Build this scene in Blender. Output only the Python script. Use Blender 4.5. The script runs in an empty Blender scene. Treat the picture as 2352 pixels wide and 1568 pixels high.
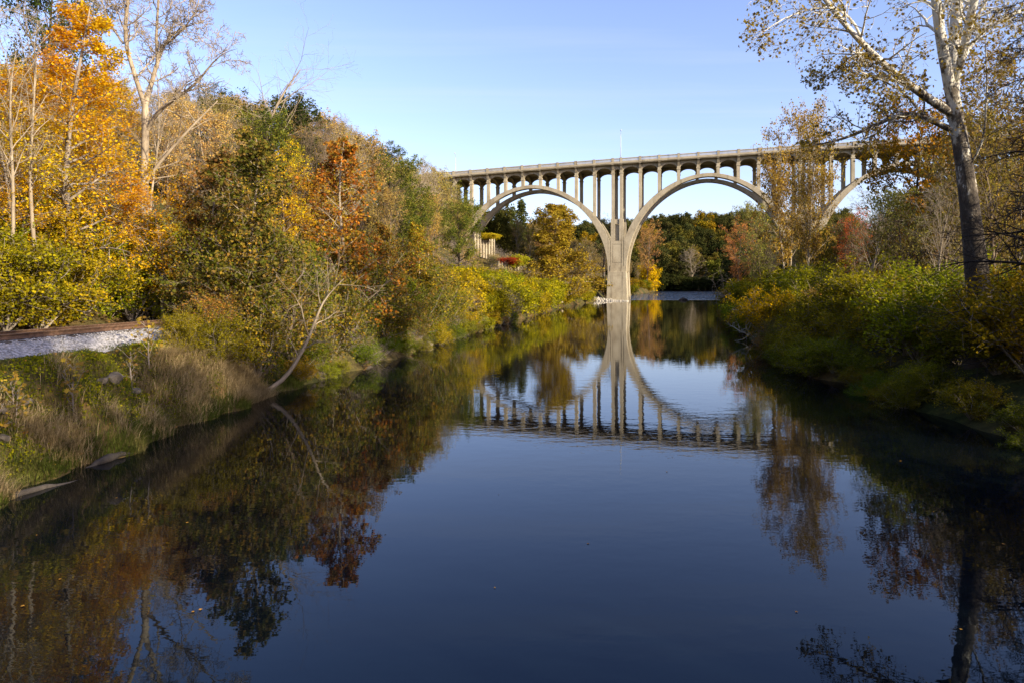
import bpy, bmesh, math
import numpy as np
from mathutils import Vector, Matrix

# ------------------------------------------------------------------ camera, sky, sun, exposure
sc = bpy.context.scene
CAMH = 5.5
cam_d = bpy.data.cameras.new('camera'); cam = bpy.data.objects.new('camera', cam_d)
sc.collection.objects.link(cam); sc.camera = cam
cam.location = (0, 0, CAMH); cam.rotation_euler = (math.radians(90), 0, 0)
cam_d.lens = 24; cam_d.sensor_width = 36; cam_d.shift_y = -0.0564
cam_d.clip_start = 0.3; cam_d.clip_end = 9000

SUN_AZ, SUN_EL = 54.0, 21.0            # degrees to the right of straight behind the camera, and up
sdir = Vector((math.sin(math.radians(SUN_AZ)) * math.cos(math.radians(SUN_EL)),
               -math.cos(math.radians(SUN_AZ)) * math.cos(math.radians(SUN_EL)), math.sin(math.radians(SUN_EL))))
world = bpy.data.worlds.new('World'); sc.world = world; world.use_nodes = True
wn = world.node_tree.nodes; wl = world.node_tree.links; wn.clear()
sky = wn.new('ShaderNodeTexSky'); sky.sky_type = 'NISHITA'; sky.sun_disc = False
sky.sun_elevation = math.radians(SUN_EL); sky.sun_rotation = math.atan2(sdir.x, sdir.y)
sky.air_density = 1.0; sky.dust_density = 1.6; sky.ozone_density = 1.0; sky.altitude = 200
bg = wn.new('ShaderNodeBackground'); bg.inputs[1].default_value = 0.127
wo = wn.new('ShaderNodeOutputWorld'); tn = wn.new('ShaderNodeMix'); tn.data_type = 'RGBA'; tn.blend_type = 'MULTIPLY'; tn.inputs[0].default_value = 1; tn.inputs[7].default_value = (1.04, .985, 1.22, 1)
wl.new(sky.outputs[0], tn.inputs[6]); 
wtc = wn.new('ShaderNodeTexCoord'); wsx = wn.new('ShaderNodeSeparateXYZ'); wl.new(wtc.outputs['Generated'], wsx.inputs[0])      # thin cirrus streaks over the whole sky
wz = wn.new('ShaderNodeMath'); wz.operation = 'MAXIMUM'; wl.new(wsx.outputs['Z'], wz.inputs[0]); wz.inputs[1].default_value = .08
wdv = wn.new('ShaderNodeVectorMath'); wdv.operation = 'DIVIDE'; wcb = wn.new('ShaderNodeCombineXYZ')
for k_ in range(3): wl.new(wz.outputs[0], wcb.inputs[k_])
wl.new(wtc.outputs['Generated'], wdv.inputs[0]); wl.new(wcb.outputs[0], wdv.inputs[1])
wmp = wn.new('ShaderNodeMapping'); wmp.inputs['Rotation'].default_value = (0, 0, .35); wmp.inputs['Scale'].default_value = (.35, 2.2, 1); wl.new(wdv.outputs[0], wmp.inputs['Vector'])
wnz = wn.new('ShaderNodeTexNoise'); wnz.inputs['Scale'].default_value = 1.3; wnz.inputs['Detail'].default_value = 5; wnz.inputs['Distortion'].default_value = .4; wl.new(wmp.outputs[0], wnz.inputs['Vector'])
wmr = wn.new('ShaderNodeMapRange'); wmr.inputs['From Min'].default_value = .50; wmr.inputs['From Max'].default_value = .80; wmr.inputs['To Max'].default_value = .20; wl.new(wnz.outputs['Fac'], wmr.inputs['Value'])
wci = wn.new('ShaderNodeMix'); wci.data_type = 'RGBA'; wl.new(wmr.outputs[0], wci.inputs[0]); wl.new(tn.outputs[2], wci.inputs[6]); wci.inputs[7].default_value = (3.3, 3.5, 4.0, 1)
wl.new(wci.outputs[2], bg.inputs[0]); wl.new(bg.outputs[0], wo.inputs[0])
sun_d = bpy.data.lights.new('sun', 'SUN'); sun_d.energy = 5.0; sun_d.angle = math.radians(0.53); sun_d.color = (1.0, 0.87, 0.66)
sun = bpy.data.objects.new('sun', sun_d); sc.collection.objects.link(sun)
sun.rotation_euler = sdir.to_track_quat('Z', 'Y').to_euler(); sun.location = (60, -60, 60)
sc.view_settings.view_transform = 'Standard'; sc.view_settings.look = 'None'
sc.view_settings.exposure = 1.1; sc.view_settings.gamma = 1.0
sc.cycles.max_bounces = 5; sc.cycles.diffuse_bounces = 2; sc.cycles.glossy_bounces = 2
sc.cycles.transmission_bounces = 4; sc.cycles.transparent_max_bounces = 4
sc.cycles.caustics_reflective = False; sc.cycles.caustics_refractive = False
sc.render.use_motion_blur = False

COL = sc.collection
RNG = np.random.default_rng(7)
F, HX, HY = 1568.0, 1176.0, 651.0

# ------------------------------------------------------------------ helpers
def px(x, y, Y):                       # a direction in the photograph (2352 wide) at depth Y, in metres
    return np.array(((x - HX) / F * Y, Y, CAMH - (y - HY) / F * Y))

def tag(o, label=None, cat=None, group=None, kind=None):
    if label: o['label'] = label
    if cat: o['category'] = cat
    if group: o['group'] = group
    if kind: o['kind'] = kind
    return o

def empty(name, loc=(0, 0, 0), rz=0.0, s=1.0):
    o = bpy.data.objects.new(name, None); COL.objects.link(o)
    o.location = loc; o.rotation_euler = (0, 0, rz)
    o.scale = (s, s, s) if np.isscalar(s) else s
    o.empty_display_size = 0.2
    return o

def link(name, me, parent=None):
    o = bpy.data.objects.new(name, me); COL.objects.link(o); o.parent = parent
    return o

def mesh_np(name, V, faces, mat=None, attr=None, smooth=False):
    """V (n,3); faces: list of int arrays (m,k) with uniform k each."""
    me = bpy.data.meshes.new(name)
    V = np.asarray(V, dtype=np.float32)
    me.vertices.add(len(V)); me.vertices.foreach_set('co', V.ravel())
    faces = [np.asarray(f, dtype=np.int32) for f in faces if len(f)]
    tot = np.concatenate([np.full(len(f), f.shape[1], np.int32) for f in faces])
    idx = np.concatenate([f.ravel() for f in faces])
    st = np.concatenate(([0], np.cumsum(tot)[:-1])).astype(np.int32)
    me.loops.add(len(idx)); me.loops.foreach_set('vertex_index', idx)
    me.polygons.add(len(tot)); me.polygons.foreach_set('loop_start', st)
    try: me.polygons.foreach_set('loop_total', tot)
    except Exception: pass
    if smooth: me.polygons.foreach_set('use_smooth', np.ones(len(tot), bool))
    if attr is not None:
        a = me.attributes.new('rnd', 'FLOAT', 'FACE'); a.data.foreach_set('value', np.asarray(attr, np.float32))
    me.update(calc_edges=True)
    if mat: me.materials.append(mat)
    return me

class MB:
    """collects boxes, prisms and tubes into one mesh"""
    def __init__(s): s.v = []; s.f = []; s.n = 0
    def add(s, V, Fs):
        for f in Fs: s.f.append([i + s.n for i in f])
        s.v.extend([tuple(map(float, p)) for p in V]); s.n += len(V)
    def box(s, x0, x1, y0, y1, z0, z1):
        s.add([(x0, y0, z0), (x1, y0, z0), (x1, y1, z0), (x0, y1, z0), (x0, y0, z1), (x1, y0, z1), (x1, y1, z1), (x0, y1, z1)],
              [(0, 3, 2, 1), (4, 5, 6, 7), (0, 1, 5, 4), (1, 2, 6, 5), (2, 3, 7, 6), (3, 0, 4, 7)])
    def hexa(s, P): 
        s.add(P, [(0, 3, 2, 1), (4, 5, 6, 7), (0, 1, 5, 4), (1, 2, 6, 5), (2, 3, 7, 6), (3, 0, 4, 7)])
    def strip(s, bot, top, y0, y1):
        """closed solid between two s-z polylines (bot, top with the same count), from y0 to y1"""
        n = len(bot); V = []
        for (a, b), (c, d) in zip(bot, top): V += [(a, y0, b), (c, y0, d), (c, y1, d), (a, y1, b)]
        Fs = [(0, 3, 2, 1), ((n - 1) * 4, (n - 1) * 4 + 1, (n - 1) * 4 + 2, (n - 1) * 4 + 3)]
        for i in range(n - 1):
            a, b = i * 4, i * 4 + 4
            Fs += [(a, a + 1, b + 1, b), (a + 1, a + 2, b + 2, b + 1), (a + 2, a + 3, b + 3, b + 2), (a + 3, a, b, b + 3)]
        s.add(V, Fs)
    def tube(s, pts, rad, k=8):
        V, Fq = tubes(np.array([pts], float), np.array([rad], float), k)
        n = len(pts); Fs = [tuple(q) for q in Fq]; Fs += [tuple(range(k))[::-1], tuple((n - 1) * k + i for i in range(k))]
        s.add(V, Fs)
    def mesh(s, name, mat, bevel=0.0, smooth=False):
        me = bpy.data.meshes.new(name); me.from_pydata(s.v, [], s.f); me.update()
        bm = bmesh.new(); bm.from_mesh(me)
        bmesh.ops.recalc_face_normals(bm, faces=bm.faces)
        if bevel: bmesh.ops.bevel(bm, geom=list(bm.edges), offset=bevel, segments=1, affect='EDGES', clamp_overlap=True)
        bm.to_mesh(me); bm.free()
        if smooth: me.polygons.foreach_set('use_smooth', [True] * len(me.polygons))
        me.materials.append(mat); return me
    def build(s, name, mat, parent=None, bevel=0.0, smooth=False):
        return link(name, s.mesh(name, mat, bevel, smooth), parent)

def tubes(P, R, k):
    """P (B,n,3), R (B,n) -> verts, quads"""
    B, n, _ = P.shape
    T = np.gradient(P, axis=1); T /= np.linalg.norm(T, axis=2, keepdims=True) + 1e-9
    ref = np.where(np.abs(T[..., 2:3]) > 0.9, np.array([1.0, 0, 0]), np.array([0, 0, 1.0]))
    ref = np.broadcast_to(ref[:, :1], T.shape)
    U = np.cross(T, ref); U /= np.linalg.norm(U, axis=2, keepdims=True) + 1e-9
    W = np.cross(T, U)
    a = np.arange(k) * 2 * math.pi / k
    V = P[:, :, None, :] + R[:, :, None, None] * (np.cos(a)[None, None, :, None] * U[:, :, None, :] + np.sin(a)[None, None, :, None] * W[:, :, None, :])
    b = (np.arange(B) * n * k)[:, None, None]; i = (np.arange(n - 1) * k)[None, :, None]; j = np.arange(k)[None, None, :]; j2 = (j + 1) % k
    Fq = np.stack([b + i + j, b + i + j2, b + i + k + j2, b + i + k + j], -1).reshape(-1, 4)
    return V.reshape(-1, 3), Fq

# ------------------------------------------------------------------ materials
def new_mat(name):
    m = bpy.data.materials.new(name); m.use_nodes = True
    nt = m.node_tree; nt.nodes.clear()
    out = nt.nodes.new('ShaderNodeOutputMaterial')
    return m, nt.nodes, nt.links, out

def ramp(nodes, cols, pos=None, interp='LINEAR'):
    r = nodes.new('ShaderNodeValToRGB'); r.color_ramp.interpolation = interp
    e = r.color_ramp.elements
    pos = pos or [i / max(1, len(cols) - 1) for i in range(len(cols))]
    e[0].position = pos[0]; e[0].color = (*cols[0], 1); e[1].position = pos[-1]; e[1].color = (*cols[-1], 1)
    for c, p in list(zip(cols, pos))[1:-1]:
        x = e.new(p); x.color = (*c, 1)
    return r

def noise(nodes, links, scale, detail=3, rough=0.55, coord='Object', stretch=None):
    n = nodes.new('ShaderNodeTexNoise'); n.inputs['Scale'].default_value = scale
    n.inputs['Detail'].default_value = detail; n.inputs['Roughness'].default_value = rough
    if coord == 'World': src = nodes.new('ShaderNodeNewGeometry').outputs['Position']
    else: src = nodes.new('ShaderNodeTexCoord').outputs[coord]
    if stretch:
        mp = nodes.new('ShaderNodeMapping'); mp.inputs['Scale'].default_value = stretch
        links.new(src, mp.inputs['Vector']); src = mp.outputs[0]
    links.new(src, n.inputs['Vector']); return n

def leaf_mat(name, cols, patch=0.45, scale=0.35, trans=0.38, pos=None):
    m, N, L, out = new_mat(name)
    at = N.new('ShaderNodeAttribute'); at.attribute_name = 'rnd'
    nz = noise(N, L, scale, 2, 0.5, 'World')
    st = N.new('ShaderNodeMapRange'); st.inputs['From Min'].default_value = 0.3; st.inputs['From Max'].default_value = 0.7
    L.new(nz.outputs['Fac'], st.inputs['Value'])
    mx = N.new('ShaderNodeMix'); mx.data_type = 'FLOAT'; mx.inputs[0].default_value = patch
    L.new(at.outputs['Fac'], mx.inputs[2]); L.new(st.outputs[0], mx.inputs[3])
    r = ramp(N, cols, pos); L.new(mx.outputs[0], r.inputs[0])
    oi = N.new('ShaderNodeObjectInfo')
    mu = N.new('ShaderNodeMix'); mu.data_type = 'RGBA'; mu.blend_type = 'MULTIPLY'; mu.inputs[0].default_value = 1
    L.new(r.outputs[0], mu.inputs[6]); L.new(oi.outputs['Color'], mu.inputs[7])
    d = N.new('ShaderNodeBsdfDiffuse'); t = N.new('ShaderNodeBsdfTranslucent')
    L.new(mu.outputs[2], d.inputs[0]); L.new(mu.outputs[2], t.inputs[0])
    ms = N.new('ShaderNodeMixShader'); ms.inputs[0].default_value = trans
    L.new(d.outputs[0], ms.inputs[1]); L.new(t.outputs[0], ms.inputs[2])
    L.new(ms.outputs[0], out.inputs[0]); return m

def surf_mat(name, cols, scale=3.0, rough=0.85, bump=0.0, bscale=None, pos=None, detail=6, stretch=None, coord='Object', spec=0.3, tint=False):
    m, N, L, out = new_mat(name)
    p = N.new('ShaderNodeBsdfPrincipled'); p.inputs['Roughness'].default_value = rough
    p.inputs['Specular IOR Level'].default_value = spec
    nz = noise(N, L, scale, detail, 0.6, coord, stretch)
    r = ramp(N, cols, pos or [0.3 + 0.4 * i / max(1, len(cols) - 1) for i in range(len(cols))]); L.new(nz.outputs['Fac'], r.inputs[0])
    src = r.outputs[0]
    if tint:
        oi = N.new('ShaderNodeObjectInfo'); mu = N.new('ShaderNodeMix'); mu.data_type = 'RGBA'; mu.blend_type = 'MULTIPLY'; mu.inputs[0].default_value = 1
        L.new(src, mu.inputs[6]); L.new(oi.outputs['Color'], mu.inputs[7]); src = mu.outputs[2]
    L.new(src, p.inputs['Base Color'])
    if bump:
        n2 = noise(N, L, bscale or scale * 3, 6, 0.65, coord, stretch)
        b = N.new('ShaderNodeBump'); b.inputs['Strength'].default_value = bump; b.inputs['Distance'].default_value = 0.05
        L.new(n2.outputs['Fac'], b.inputs['Height']); L.new(b.outputs[0], p.inputs['Normal'])
    L.new(p.outputs[0], out.inputs[0]); return m

M = {}
M['maple'] = leaf_mat('maple_leaf', [(.48, .16, .008), (.66, .29, .008), (.74, .43, .010), (.72, .50, .016), (.36, .34, .02)], .55, .22, .45)
M['syc_olive'] = leaf_mat('sycamore_leaf_olive', [(.04, .052, .010), (.11, .115, .016), (.20, .165, .026), (.28, .155, .04), (.58, .35, .02)], .35, .5)
M['syc_rust'] = leaf_mat('sycamore_leaf_rust', [(.10, .04, .014), (.24, .085, .015), (.10, .10, .016), (.42, .17, .02), (.20, .17, .025), (.50, .32, .025)], .3, .5)
M['syc_gold'] = leaf_mat('sycamore_leaf_gold', [(.10, .06, .02), (.24, .14, .03), (.34, .22, .035), (.46, .32, .04), (.18, .16, .03)], .35, .3)
M['half'] = leaf_mat('half_bare_leaf', [(.23, .14, .055), (.38, .25, .085), (.41, .32, .095), (.27, .25, .06), (.54, .34, .06)], .5, .2)
M['oak'] = leaf_mat('oak_leaf', [(.018, .030, .008), (.04, .06, .012), (.075, .085, .018), (.13, .11, .025)], .5, .25)
M['far'] = leaf_mat('far_leaf', [(.022, .034, .010), (.045, .055, .014), (.075, .075, .02), (.12, .09, .025)], .45, .06, .25)
M['bush'] = leaf_mat('shrub_leaf', [(.055, .070, .006), (.145, .155, .008), (.27, .26, .010), (.46, .38, .014)], .5, .35)
M['vine'] = leaf_mat('creeper_leaf', [(.5, .38, .02), (.6, .45, .02), (.4, .38, .02)], .4, .6)
M['redvine'] = leaf_mat('red_creeper_leaf', [(.32, .03, .015), (.42, .06, .02), (.30, .10, .03)], .4, .6)
M['grass'] = leaf_mat('grass_blade', [(.045, .065, .012), (.10, .12, .02), (.22, .18, .06)], .7, .55, .3)
M['drygrass'] = leaf_mat('dry_grass_blade', [(.16, .11, .05), (.34, .25, .12), (.48, .38, .21)], .3, .8, .25)
M['litter'] = leaf_mat('fallen_leaf', [(.12, .06, .02), (.30, .15, .04), (.45, .22, .03), (.2, .14, .05)], .3, .5, .1)
M['bark'] = surf_mat('grey_bark', [(.10, .08, .06), (.22, .18, .14), (.30, .26, .20)], 3.0, .9, .6, 14, stretch=(1, 1, .25), tint=True)
M['palebark'] = surf_mat('pale_bark', [(.22, .19, .15), (.42, .38, .30), (.60, .56, .47)], 2.0, .8, .3, 14, stretch=(1, 1, .4), tint=True)
M['darkbark'] = surf_mat('dark_bark', [(.025, .02, .016), (.06, .05, .04)], 4.0, .9, .6, 14, stretch=(1, 1, .25), tint=True)
M['rock'] = surf_mat('river_rock', [(.045, .037, .028), (.11, .09, .065), (.20, .165, .12)], 3.0, .85, .7, 7)
M['pale_rock'] = surf_mat('pale_stone', [(.30, .27, .22), (.45, .41, .33)], 3, .9, .5, 9)
M['gravel'] = surf_mat('ballast_stone', [(.09, .085, .085), (.26, .25, .245), (.50, .475, .46)], 11, .9, 0, pos=[.3, .5, .7], detail=8)
M['driftwood'] = surf_mat('weathered_wood', [(.07, .055, .04), (.17, .14, .11), (.24, .20, .16)], 3, .8, .6, 18, stretch=(1, 1, 1))
M['rail'] = surf_mat('rusty_rail_steel', [(.045, .022, .012), (.085, .045, .024), (.13, .07, .04)], 6, .75, .3, 40, spec=.4)
M['railtop'] = surf_mat('worn_rail_head', [(.30, .22, .14), (.42, .33, .22)], 12, .35, spec=.6)
M['sleeper'] = surf_mat('creosoted_timber', [(.03, .022, .016), (.07, .055, .04), (.11, .09, .07)], 4, .9, .5, 20, stretch=(.3, 3, 3))
M['lamp'] = surf_mat('galvanised_steel', [(.34, .35, .36), (.5, .5, .5)], 5, .5, spec=.5)
M['guard'] = surf_mat('dark_guard_rail', [(.03, .03, .03), (.07, .065, .06)], 5, .8)

def concrete_mat():
    m, N, L, out = new_mat('weathered_concrete')
    p = N.new('ShaderNodeBsdfPrincipled'); p.inputs['Roughness'].default_value = .9; p.inputs['Specular IOR Level'].default_value = .2
    a = noise(N, L, .35, 6, .65, 'World'); b = noise(N, L, .5, 5, .7, 'World', (1.6, 1.6, .09)); c = noise(N, L, 5, 4, .6, 'World')
    r1 = ramp(N, [(.26, .215, .145), (.355, .305, .212), (.41, .36, .258)], [.3, .5, .72]); L.new(a.outputs['Fac'], r1.inputs[0])
    r2 = ramp(N, [(.48, .45, .40), (.92, .92, .92), (1.06, 1.05, 1.02)], [.30, .44, .75]); L.new(b.outputs['Fac'], r2.inputs[0])
    r3 = ramp(N, [(.82, .82, .82), (1.08, 1.08, 1.08)], [.3, .7]); L.new(c.outputs['Fac'], r3.inputs[0])
    m1 = N.new('ShaderNodeMix'); m1.data_type = 'RGBA'; m1.blend_type = 'MULTIPLY'; m1.inputs[0].default_value = 1
    L.new(r1.outputs[0], m1.inputs[6]); L.new(r2.outputs[0], m1.inputs[7])
    m2 = N.new('ShaderNodeMix'); m2.data_type = 'RGBA'; m2.blend_type = 'MULTIPLY'; m2.inputs[0].default_value = 1
    L.new(m1.outputs[2], m2.inputs[6]); L.new(r3.outputs[0], m2.inputs[7]); L.new(m2.outputs[2], p.inputs['Base Color'])
    L.new(p.outputs[0], out.inputs[0]); return m
M['concrete'] = concrete_mat()

def sycamore_bark():
    m, N, L, out = new_mat('sycamore_bark')
    p = N.new('ShaderNodeBsdfPrincipled'); p.inputs['Roughness'].default_value = .75; p.inputs['Specular IOR Level'].default_value = .25
    g = N.new('ShaderNodeNewGeometry'); sx = N.new('ShaderNodeSeparateXYZ'); L.new(g.outputs['Position'], sx.inputs[0])
    h = N.new('ShaderNodeMapRange'); h.inputs['From Min'].default_value = 6; h.inputs['From Max'].default_value = 17
    h.inputs['To Min'].default_value = .17; h.inputs['To Max'].default_value = -.16; L.new(sx.outputs['Z'], h.inputs['Value'])
    n1 = noise(N, L, 2.6, 6, .7, 'World', (1, 1, .45)); ad = N.new('ShaderNodeMath'); L.new(n1.outputs['Fac'], ad.inputs[0]); L.new(h.outputs[0], ad.inputs[1])
    r = ramp(N, [(.64, .61, .52), (.46, .43, .35), (.13, .105, .075), (.05, .038, .026)], [.28, .42, .47, .60]); L.new(ad.outputs[0], r.inputs[0])
    L.new(r.outputs[0], p.inputs['Base Color'])
    n2 = noise(N, L, 9, 6, .7, 'World', (1, 1, .35)); b = N.new('ShaderNodeBump'); b.inputs['Strength'].default_value = .9; b.inputs['Distance'].default_value = .08
    L.new(n2.outputs['Fac'], b.inputs['Height']); L.new(b.outputs[0], p.inputs['Normal']); L.new(p.outputs[0], out.inputs[0]); return m
M['sycbark'] = sycamore_bark()

def ground_mat():
    m, N, L, out = new_mat('leaf_strewn_soil')
    p = N.new('ShaderNodeBsdfPrincipled'); p.inputs['Roughness'].default_value = .95; p.inputs['Specular IOR Level'].default_value = .1
    a = noise(N, L, .12, 4, .6, 'World'); b = noise(N, L, 2.2, 8, .7, 'World')
    r1 = ramp(N, [(.035, .045, .014), (.07, .06, .025), (.13, .085, .04)], [.35, .5, .65]); L.new(a.outputs['Fac'], r1.inputs[0])
    r2 = ramp(N, [(.45, .42, .38), (1.0, .95, .85), (1.9, 1.6, 1.1)], [.3, .5, .72]); L.new(b.outputs['Fac'], r2.inputs[0])
    mm = N.new('ShaderNodeMix'); mm.data_type = 'RGBA'; mm.blend_type = 'MULTIPLY'; mm.inputs[0].default_value = 1
    L.new(r1.outputs[0], mm.inputs[6]); L.new(r2.outputs[0], mm.inputs[7]); L.new(mm.outputs[2], p.inputs['Base Color'])
    bp = N.new('ShaderNodeBump'); bp.inputs['Strength'].default_value = .8; bp.inputs['Distance'].default_value = .15
    L.new(b.outputs['Fac'], bp.inputs['Height']); L.new(bp.outputs[0], p.inputs['Normal']); L.new(p.outputs[0], out.inputs[0]); return m
M['ground'] = ground_mat()

def water_mat():
    m, N, L, out = new_mat('river_water')
    p = N.new('ShaderNodeBsdfPrincipled'); p.inputs['Base Color'].default_value = (.0015, .003, .005, 1)
    p.inputs['Roughness'].default_value = .015; p.inputs['IOR'].default_value = 1.36; p.inputs['Specular Tint'].default_value = (.12, .55, 1, 1); p.inputs['Specular IOR Level'].default_value = .5
    g = N.new('ShaderNodeNewGeometry'); sx = N.new('ShaderNodeSeparateXYZ'); L.new(g.outputs['Position'], sx.inputs[0])
    def nz(scale, st, det=3):
        return noise(N, L, scale, det, .5, 'World', st)
    a = nz(.9, (1, 1.7, 1)); b = nz(3.2, (1, 1.8, 1), 2); patch = nz(.05, (1, .7, 1), 3)
    pr = N.new('ShaderNodeMapRange'); pr.inputs['From Min'].default_value = .42; pr.inputs['From Max'].default_value = .62
    pr.inputs['To Min'].default_value = .25; pr.inputs['To Max'].default_value = 1.0; L.new(patch.outputs['Fac'], pr.inputs['Value'])
    rif = N.new('ShaderNodeMapRange'); rif.inputs['From Min'].default_value = 222; rif.inputs['From Max'].default_value = 238
    L.new(sx.outputs['Y'], rif.inputs['Value'])
    c = nz(.8, (1, 1, 1), 4)
    mu1 = N.new('ShaderNodeMath'); mu1.operation = 'MULTIPLY'; L.new(a.outputs['Fac'], mu1.inputs[0]); mu1.inputs[1].default_value = .006
    mu2 = N.new('ShaderNodeMath'); mu2.operation = 'MULTIPLY'; L.new(b.outputs['Fac'], mu2.inputs[0]); mu2.inputs[1].default_value = .0016
    s1 = N.new('ShaderNodeMath'); L.new(mu1.outputs[0], s1.inputs[0]); L.new(mu2.outputs[0], s1.inputs[1])
    s2 = N.new('ShaderNodeMath'); s2.operation = 'MULTIPLY'; L.new(s1.outputs[0], s2.inputs[0]); L.new(pr.outputs[0], s2.inputs[1])
    mu3 = N.new('ShaderNodeMath'); mu3.operation = 'MULTIPLY'; L.new(c.outputs['Fac'], mu3.inputs[0]); L.new(rif.outputs[0], mu3.inputs[1])
    mu4 = N.new('ShaderNodeMath'); mu4.operation = 'MULTIPLY'; L.new(mu3.outputs[0], mu4.inputs[0]); mu4.inputs[1].default_value = .8
    s3 = N.new('ShaderNodeMath'); L.new(s2.outputs[0], s3.inputs[0]); L.new(mu4.outputs[0], s3.inputs[1])
    bp = N.new('ShaderNodeBump'); bp.inputs['Strength'].default_value = 1.0; bp.inputs['Distance'].default_value = 1.0
    L.new(s3.outputs[0], bp.inputs['Height']); L.new(bp.outputs[0], p.inputs['Normal'])
    L.new(p.outputs[0], out.inputs[0]); return m
M['water'] = water_mat()

# ------------------------------------------------------------------ terrain
def XL(y): return np.interp(y, [-200, 0, 17.3, 22.5, 30.9, 36, 43, 52.6, 67, 97, 130, 160, 200, 233, 300, 400, 510],
                            [-16, -13.4, -13.0, -12.7, -12.2, -11.7, -10.4, -8.3, -6.2, -.4, 6, 11.6, 23, 31, 50, 80, 108])
def XR(y): return np.interp(y, [-200, 0, 24, 42, 60, 79, 120, 176, 240, 400, 510], [17, 18, 18, 18.5, 22, 27, 38, 57, 76, 130, 160])
def sstep(a, b, x):
    t = np.clip((x - a) / (b - a), 0, 1); return t * t * (3 - 2 * t)
def wob(x, y):
    return (np.sin(x * .31 + y * .17) + np.sin(x * .13 - y * .29 + 1.3) + np.sin(x * .71 + 2.1) * np.sin(y * .63) + .6 * np.sin(x * 1.7 + y * 1.1) * np.sin(y * 1.9 - x * .6)) / 3.2
def ground(x, y):
    x = np.asarray(x, float); y = np.asarray(y, float)
    dl = XL(y) - x + .35 * np.sin(y * .9) + .25 * np.sin(y * 2.3 + 1); dr = x - XR(y) + .5 * np.sin(y * .5) + .3 * np.sin(y * 1.3)
    k = np.interp(y, [0, 130, 185, 300, 500], [.70, .72, .45, .40, .3])
    zl = np.interp(dl, [-8, -3, 0, .3, 1.3, 2.3, 3.1, 9.2, 10.5], [-1.8, -1.0, 0, .3, 1.5, 2.7, 3.0, 3.1, 3.5]) + 38 * np.tanh(k * np.maximum(dl - 10.5, 0) / 38)
    zl = zl + wob(x, y) * np.clip((dl - 11) * .08, .0, 1.1) + .10 * wob(x * 4, y * 4) * np.clip(dl * .5, 0, 1) * (np.abs(dl - 6) > 3.2)
    d0 = np.interp(y, [0, 200, 300, 420], [75, 70, 45, 14])
    zr = np.interp(dr, [-8, -3, 0, .5, 2.5, 5, 40], [-1.8, -1.0, 0, .4, 1.6, 2.2, 2.7]) + 75 * np.tanh(.5 * np.maximum(dr - d0, 0) / 75)
    zr = zr + .25 * wob(x * 2, y * 2) * np.clip(dr * .3, 0, 1)
    z = np.where(dl > -6, zl, np.where(dr > -6, zr, -1.8))
    z = np.where((dl <= 0) & (dr <= 0), np.maximum(zl, zr) * (dl > -6) * (dr > -6) + np.where(dl > -6, zl, zr) * ~((dl > -6) & (dr > -6)), z)
    z = np.where((dl <= -6) & (dr <= -6), -1.8, z)
    far = 2.5 + (40 + 10 * sstep(60, 200, x)) * sstep(500, 720, y + .10 * x) + 2.5 * wob(x * .2, y * .2)
    f = sstep(505, 525, y)
    return z * (1 - f) + np.maximum(far, z * 0 + 2) * f
def gz(x, y): return float(ground(x, y))

ys = np.concatenate([np.arange(-150, 8, 4.0), np.arange(8, 60, .45), np.arange(60, 130, 1.2), np.arange(130, 260, 2.5), np.arange(260, 540, 6), np.arange(540, 800, 18), [900, 1200, 2000, 4000]])
us = np.concatenate([-np.geomspace(2500, 60, 16), np.arange(-58, -26, 1.6), np.arange(-26, 2, .45)])          # left bank offsets
vs = np.concatenate([np.arange(-1.5, 8, .5), np.arange(8, 60, 3.0), np.geomspace(62, 2500, 18)])
rows = []
for y in ys:
    l, r = XL(y), XR(y); mid = np.linspace(l + 2.2, r - 1.8, 8)[1:-1]
    rows.append(np.concatenate([l + us, mid, r + vs]))
GX = np.array(rows); GY = np.repeat(ys[:, None], GX.shape[1], 1); GZ = ground(GX, GY)
nr, ncn = GX.shape
ii = (np.arange(nr - 1)[:, None] * ncn + np.arange(ncn - 1)[None, :]).ravel()
g_me = mesh_np('ground', np.stack([GX, GY, GZ], -1).reshape(-1, 3), [np.stack([ii, ii + 1, ii + ncn + 1, ii + ncn], -1)], M['ground'], smooth=True)
tag(link('ground', g_me), 'leaf-strewn wooded valley ground with steep left hillside and river banks', 'ground', kind='structure')
wy = np.concatenate([[-150], np.arange(-40, 240, 20), [300, 400, 540]])
wv = []; wf = []
for i, y in enumerate(wy):
    wv += [(XL(y) - 3.0, y, 0), (XR(y) + 3.0, y, 0)]
    if i: wf.append((2 * i - 2, 2 * i - 1, 2 * i + 1, 2 * i))
tag(link('river_water', mesh_np('river_water', wv, [np.array(wf)], M['water'])), 'calm dark river reflecting the bridge, trees and sky', 'river', kind='structure')

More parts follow.
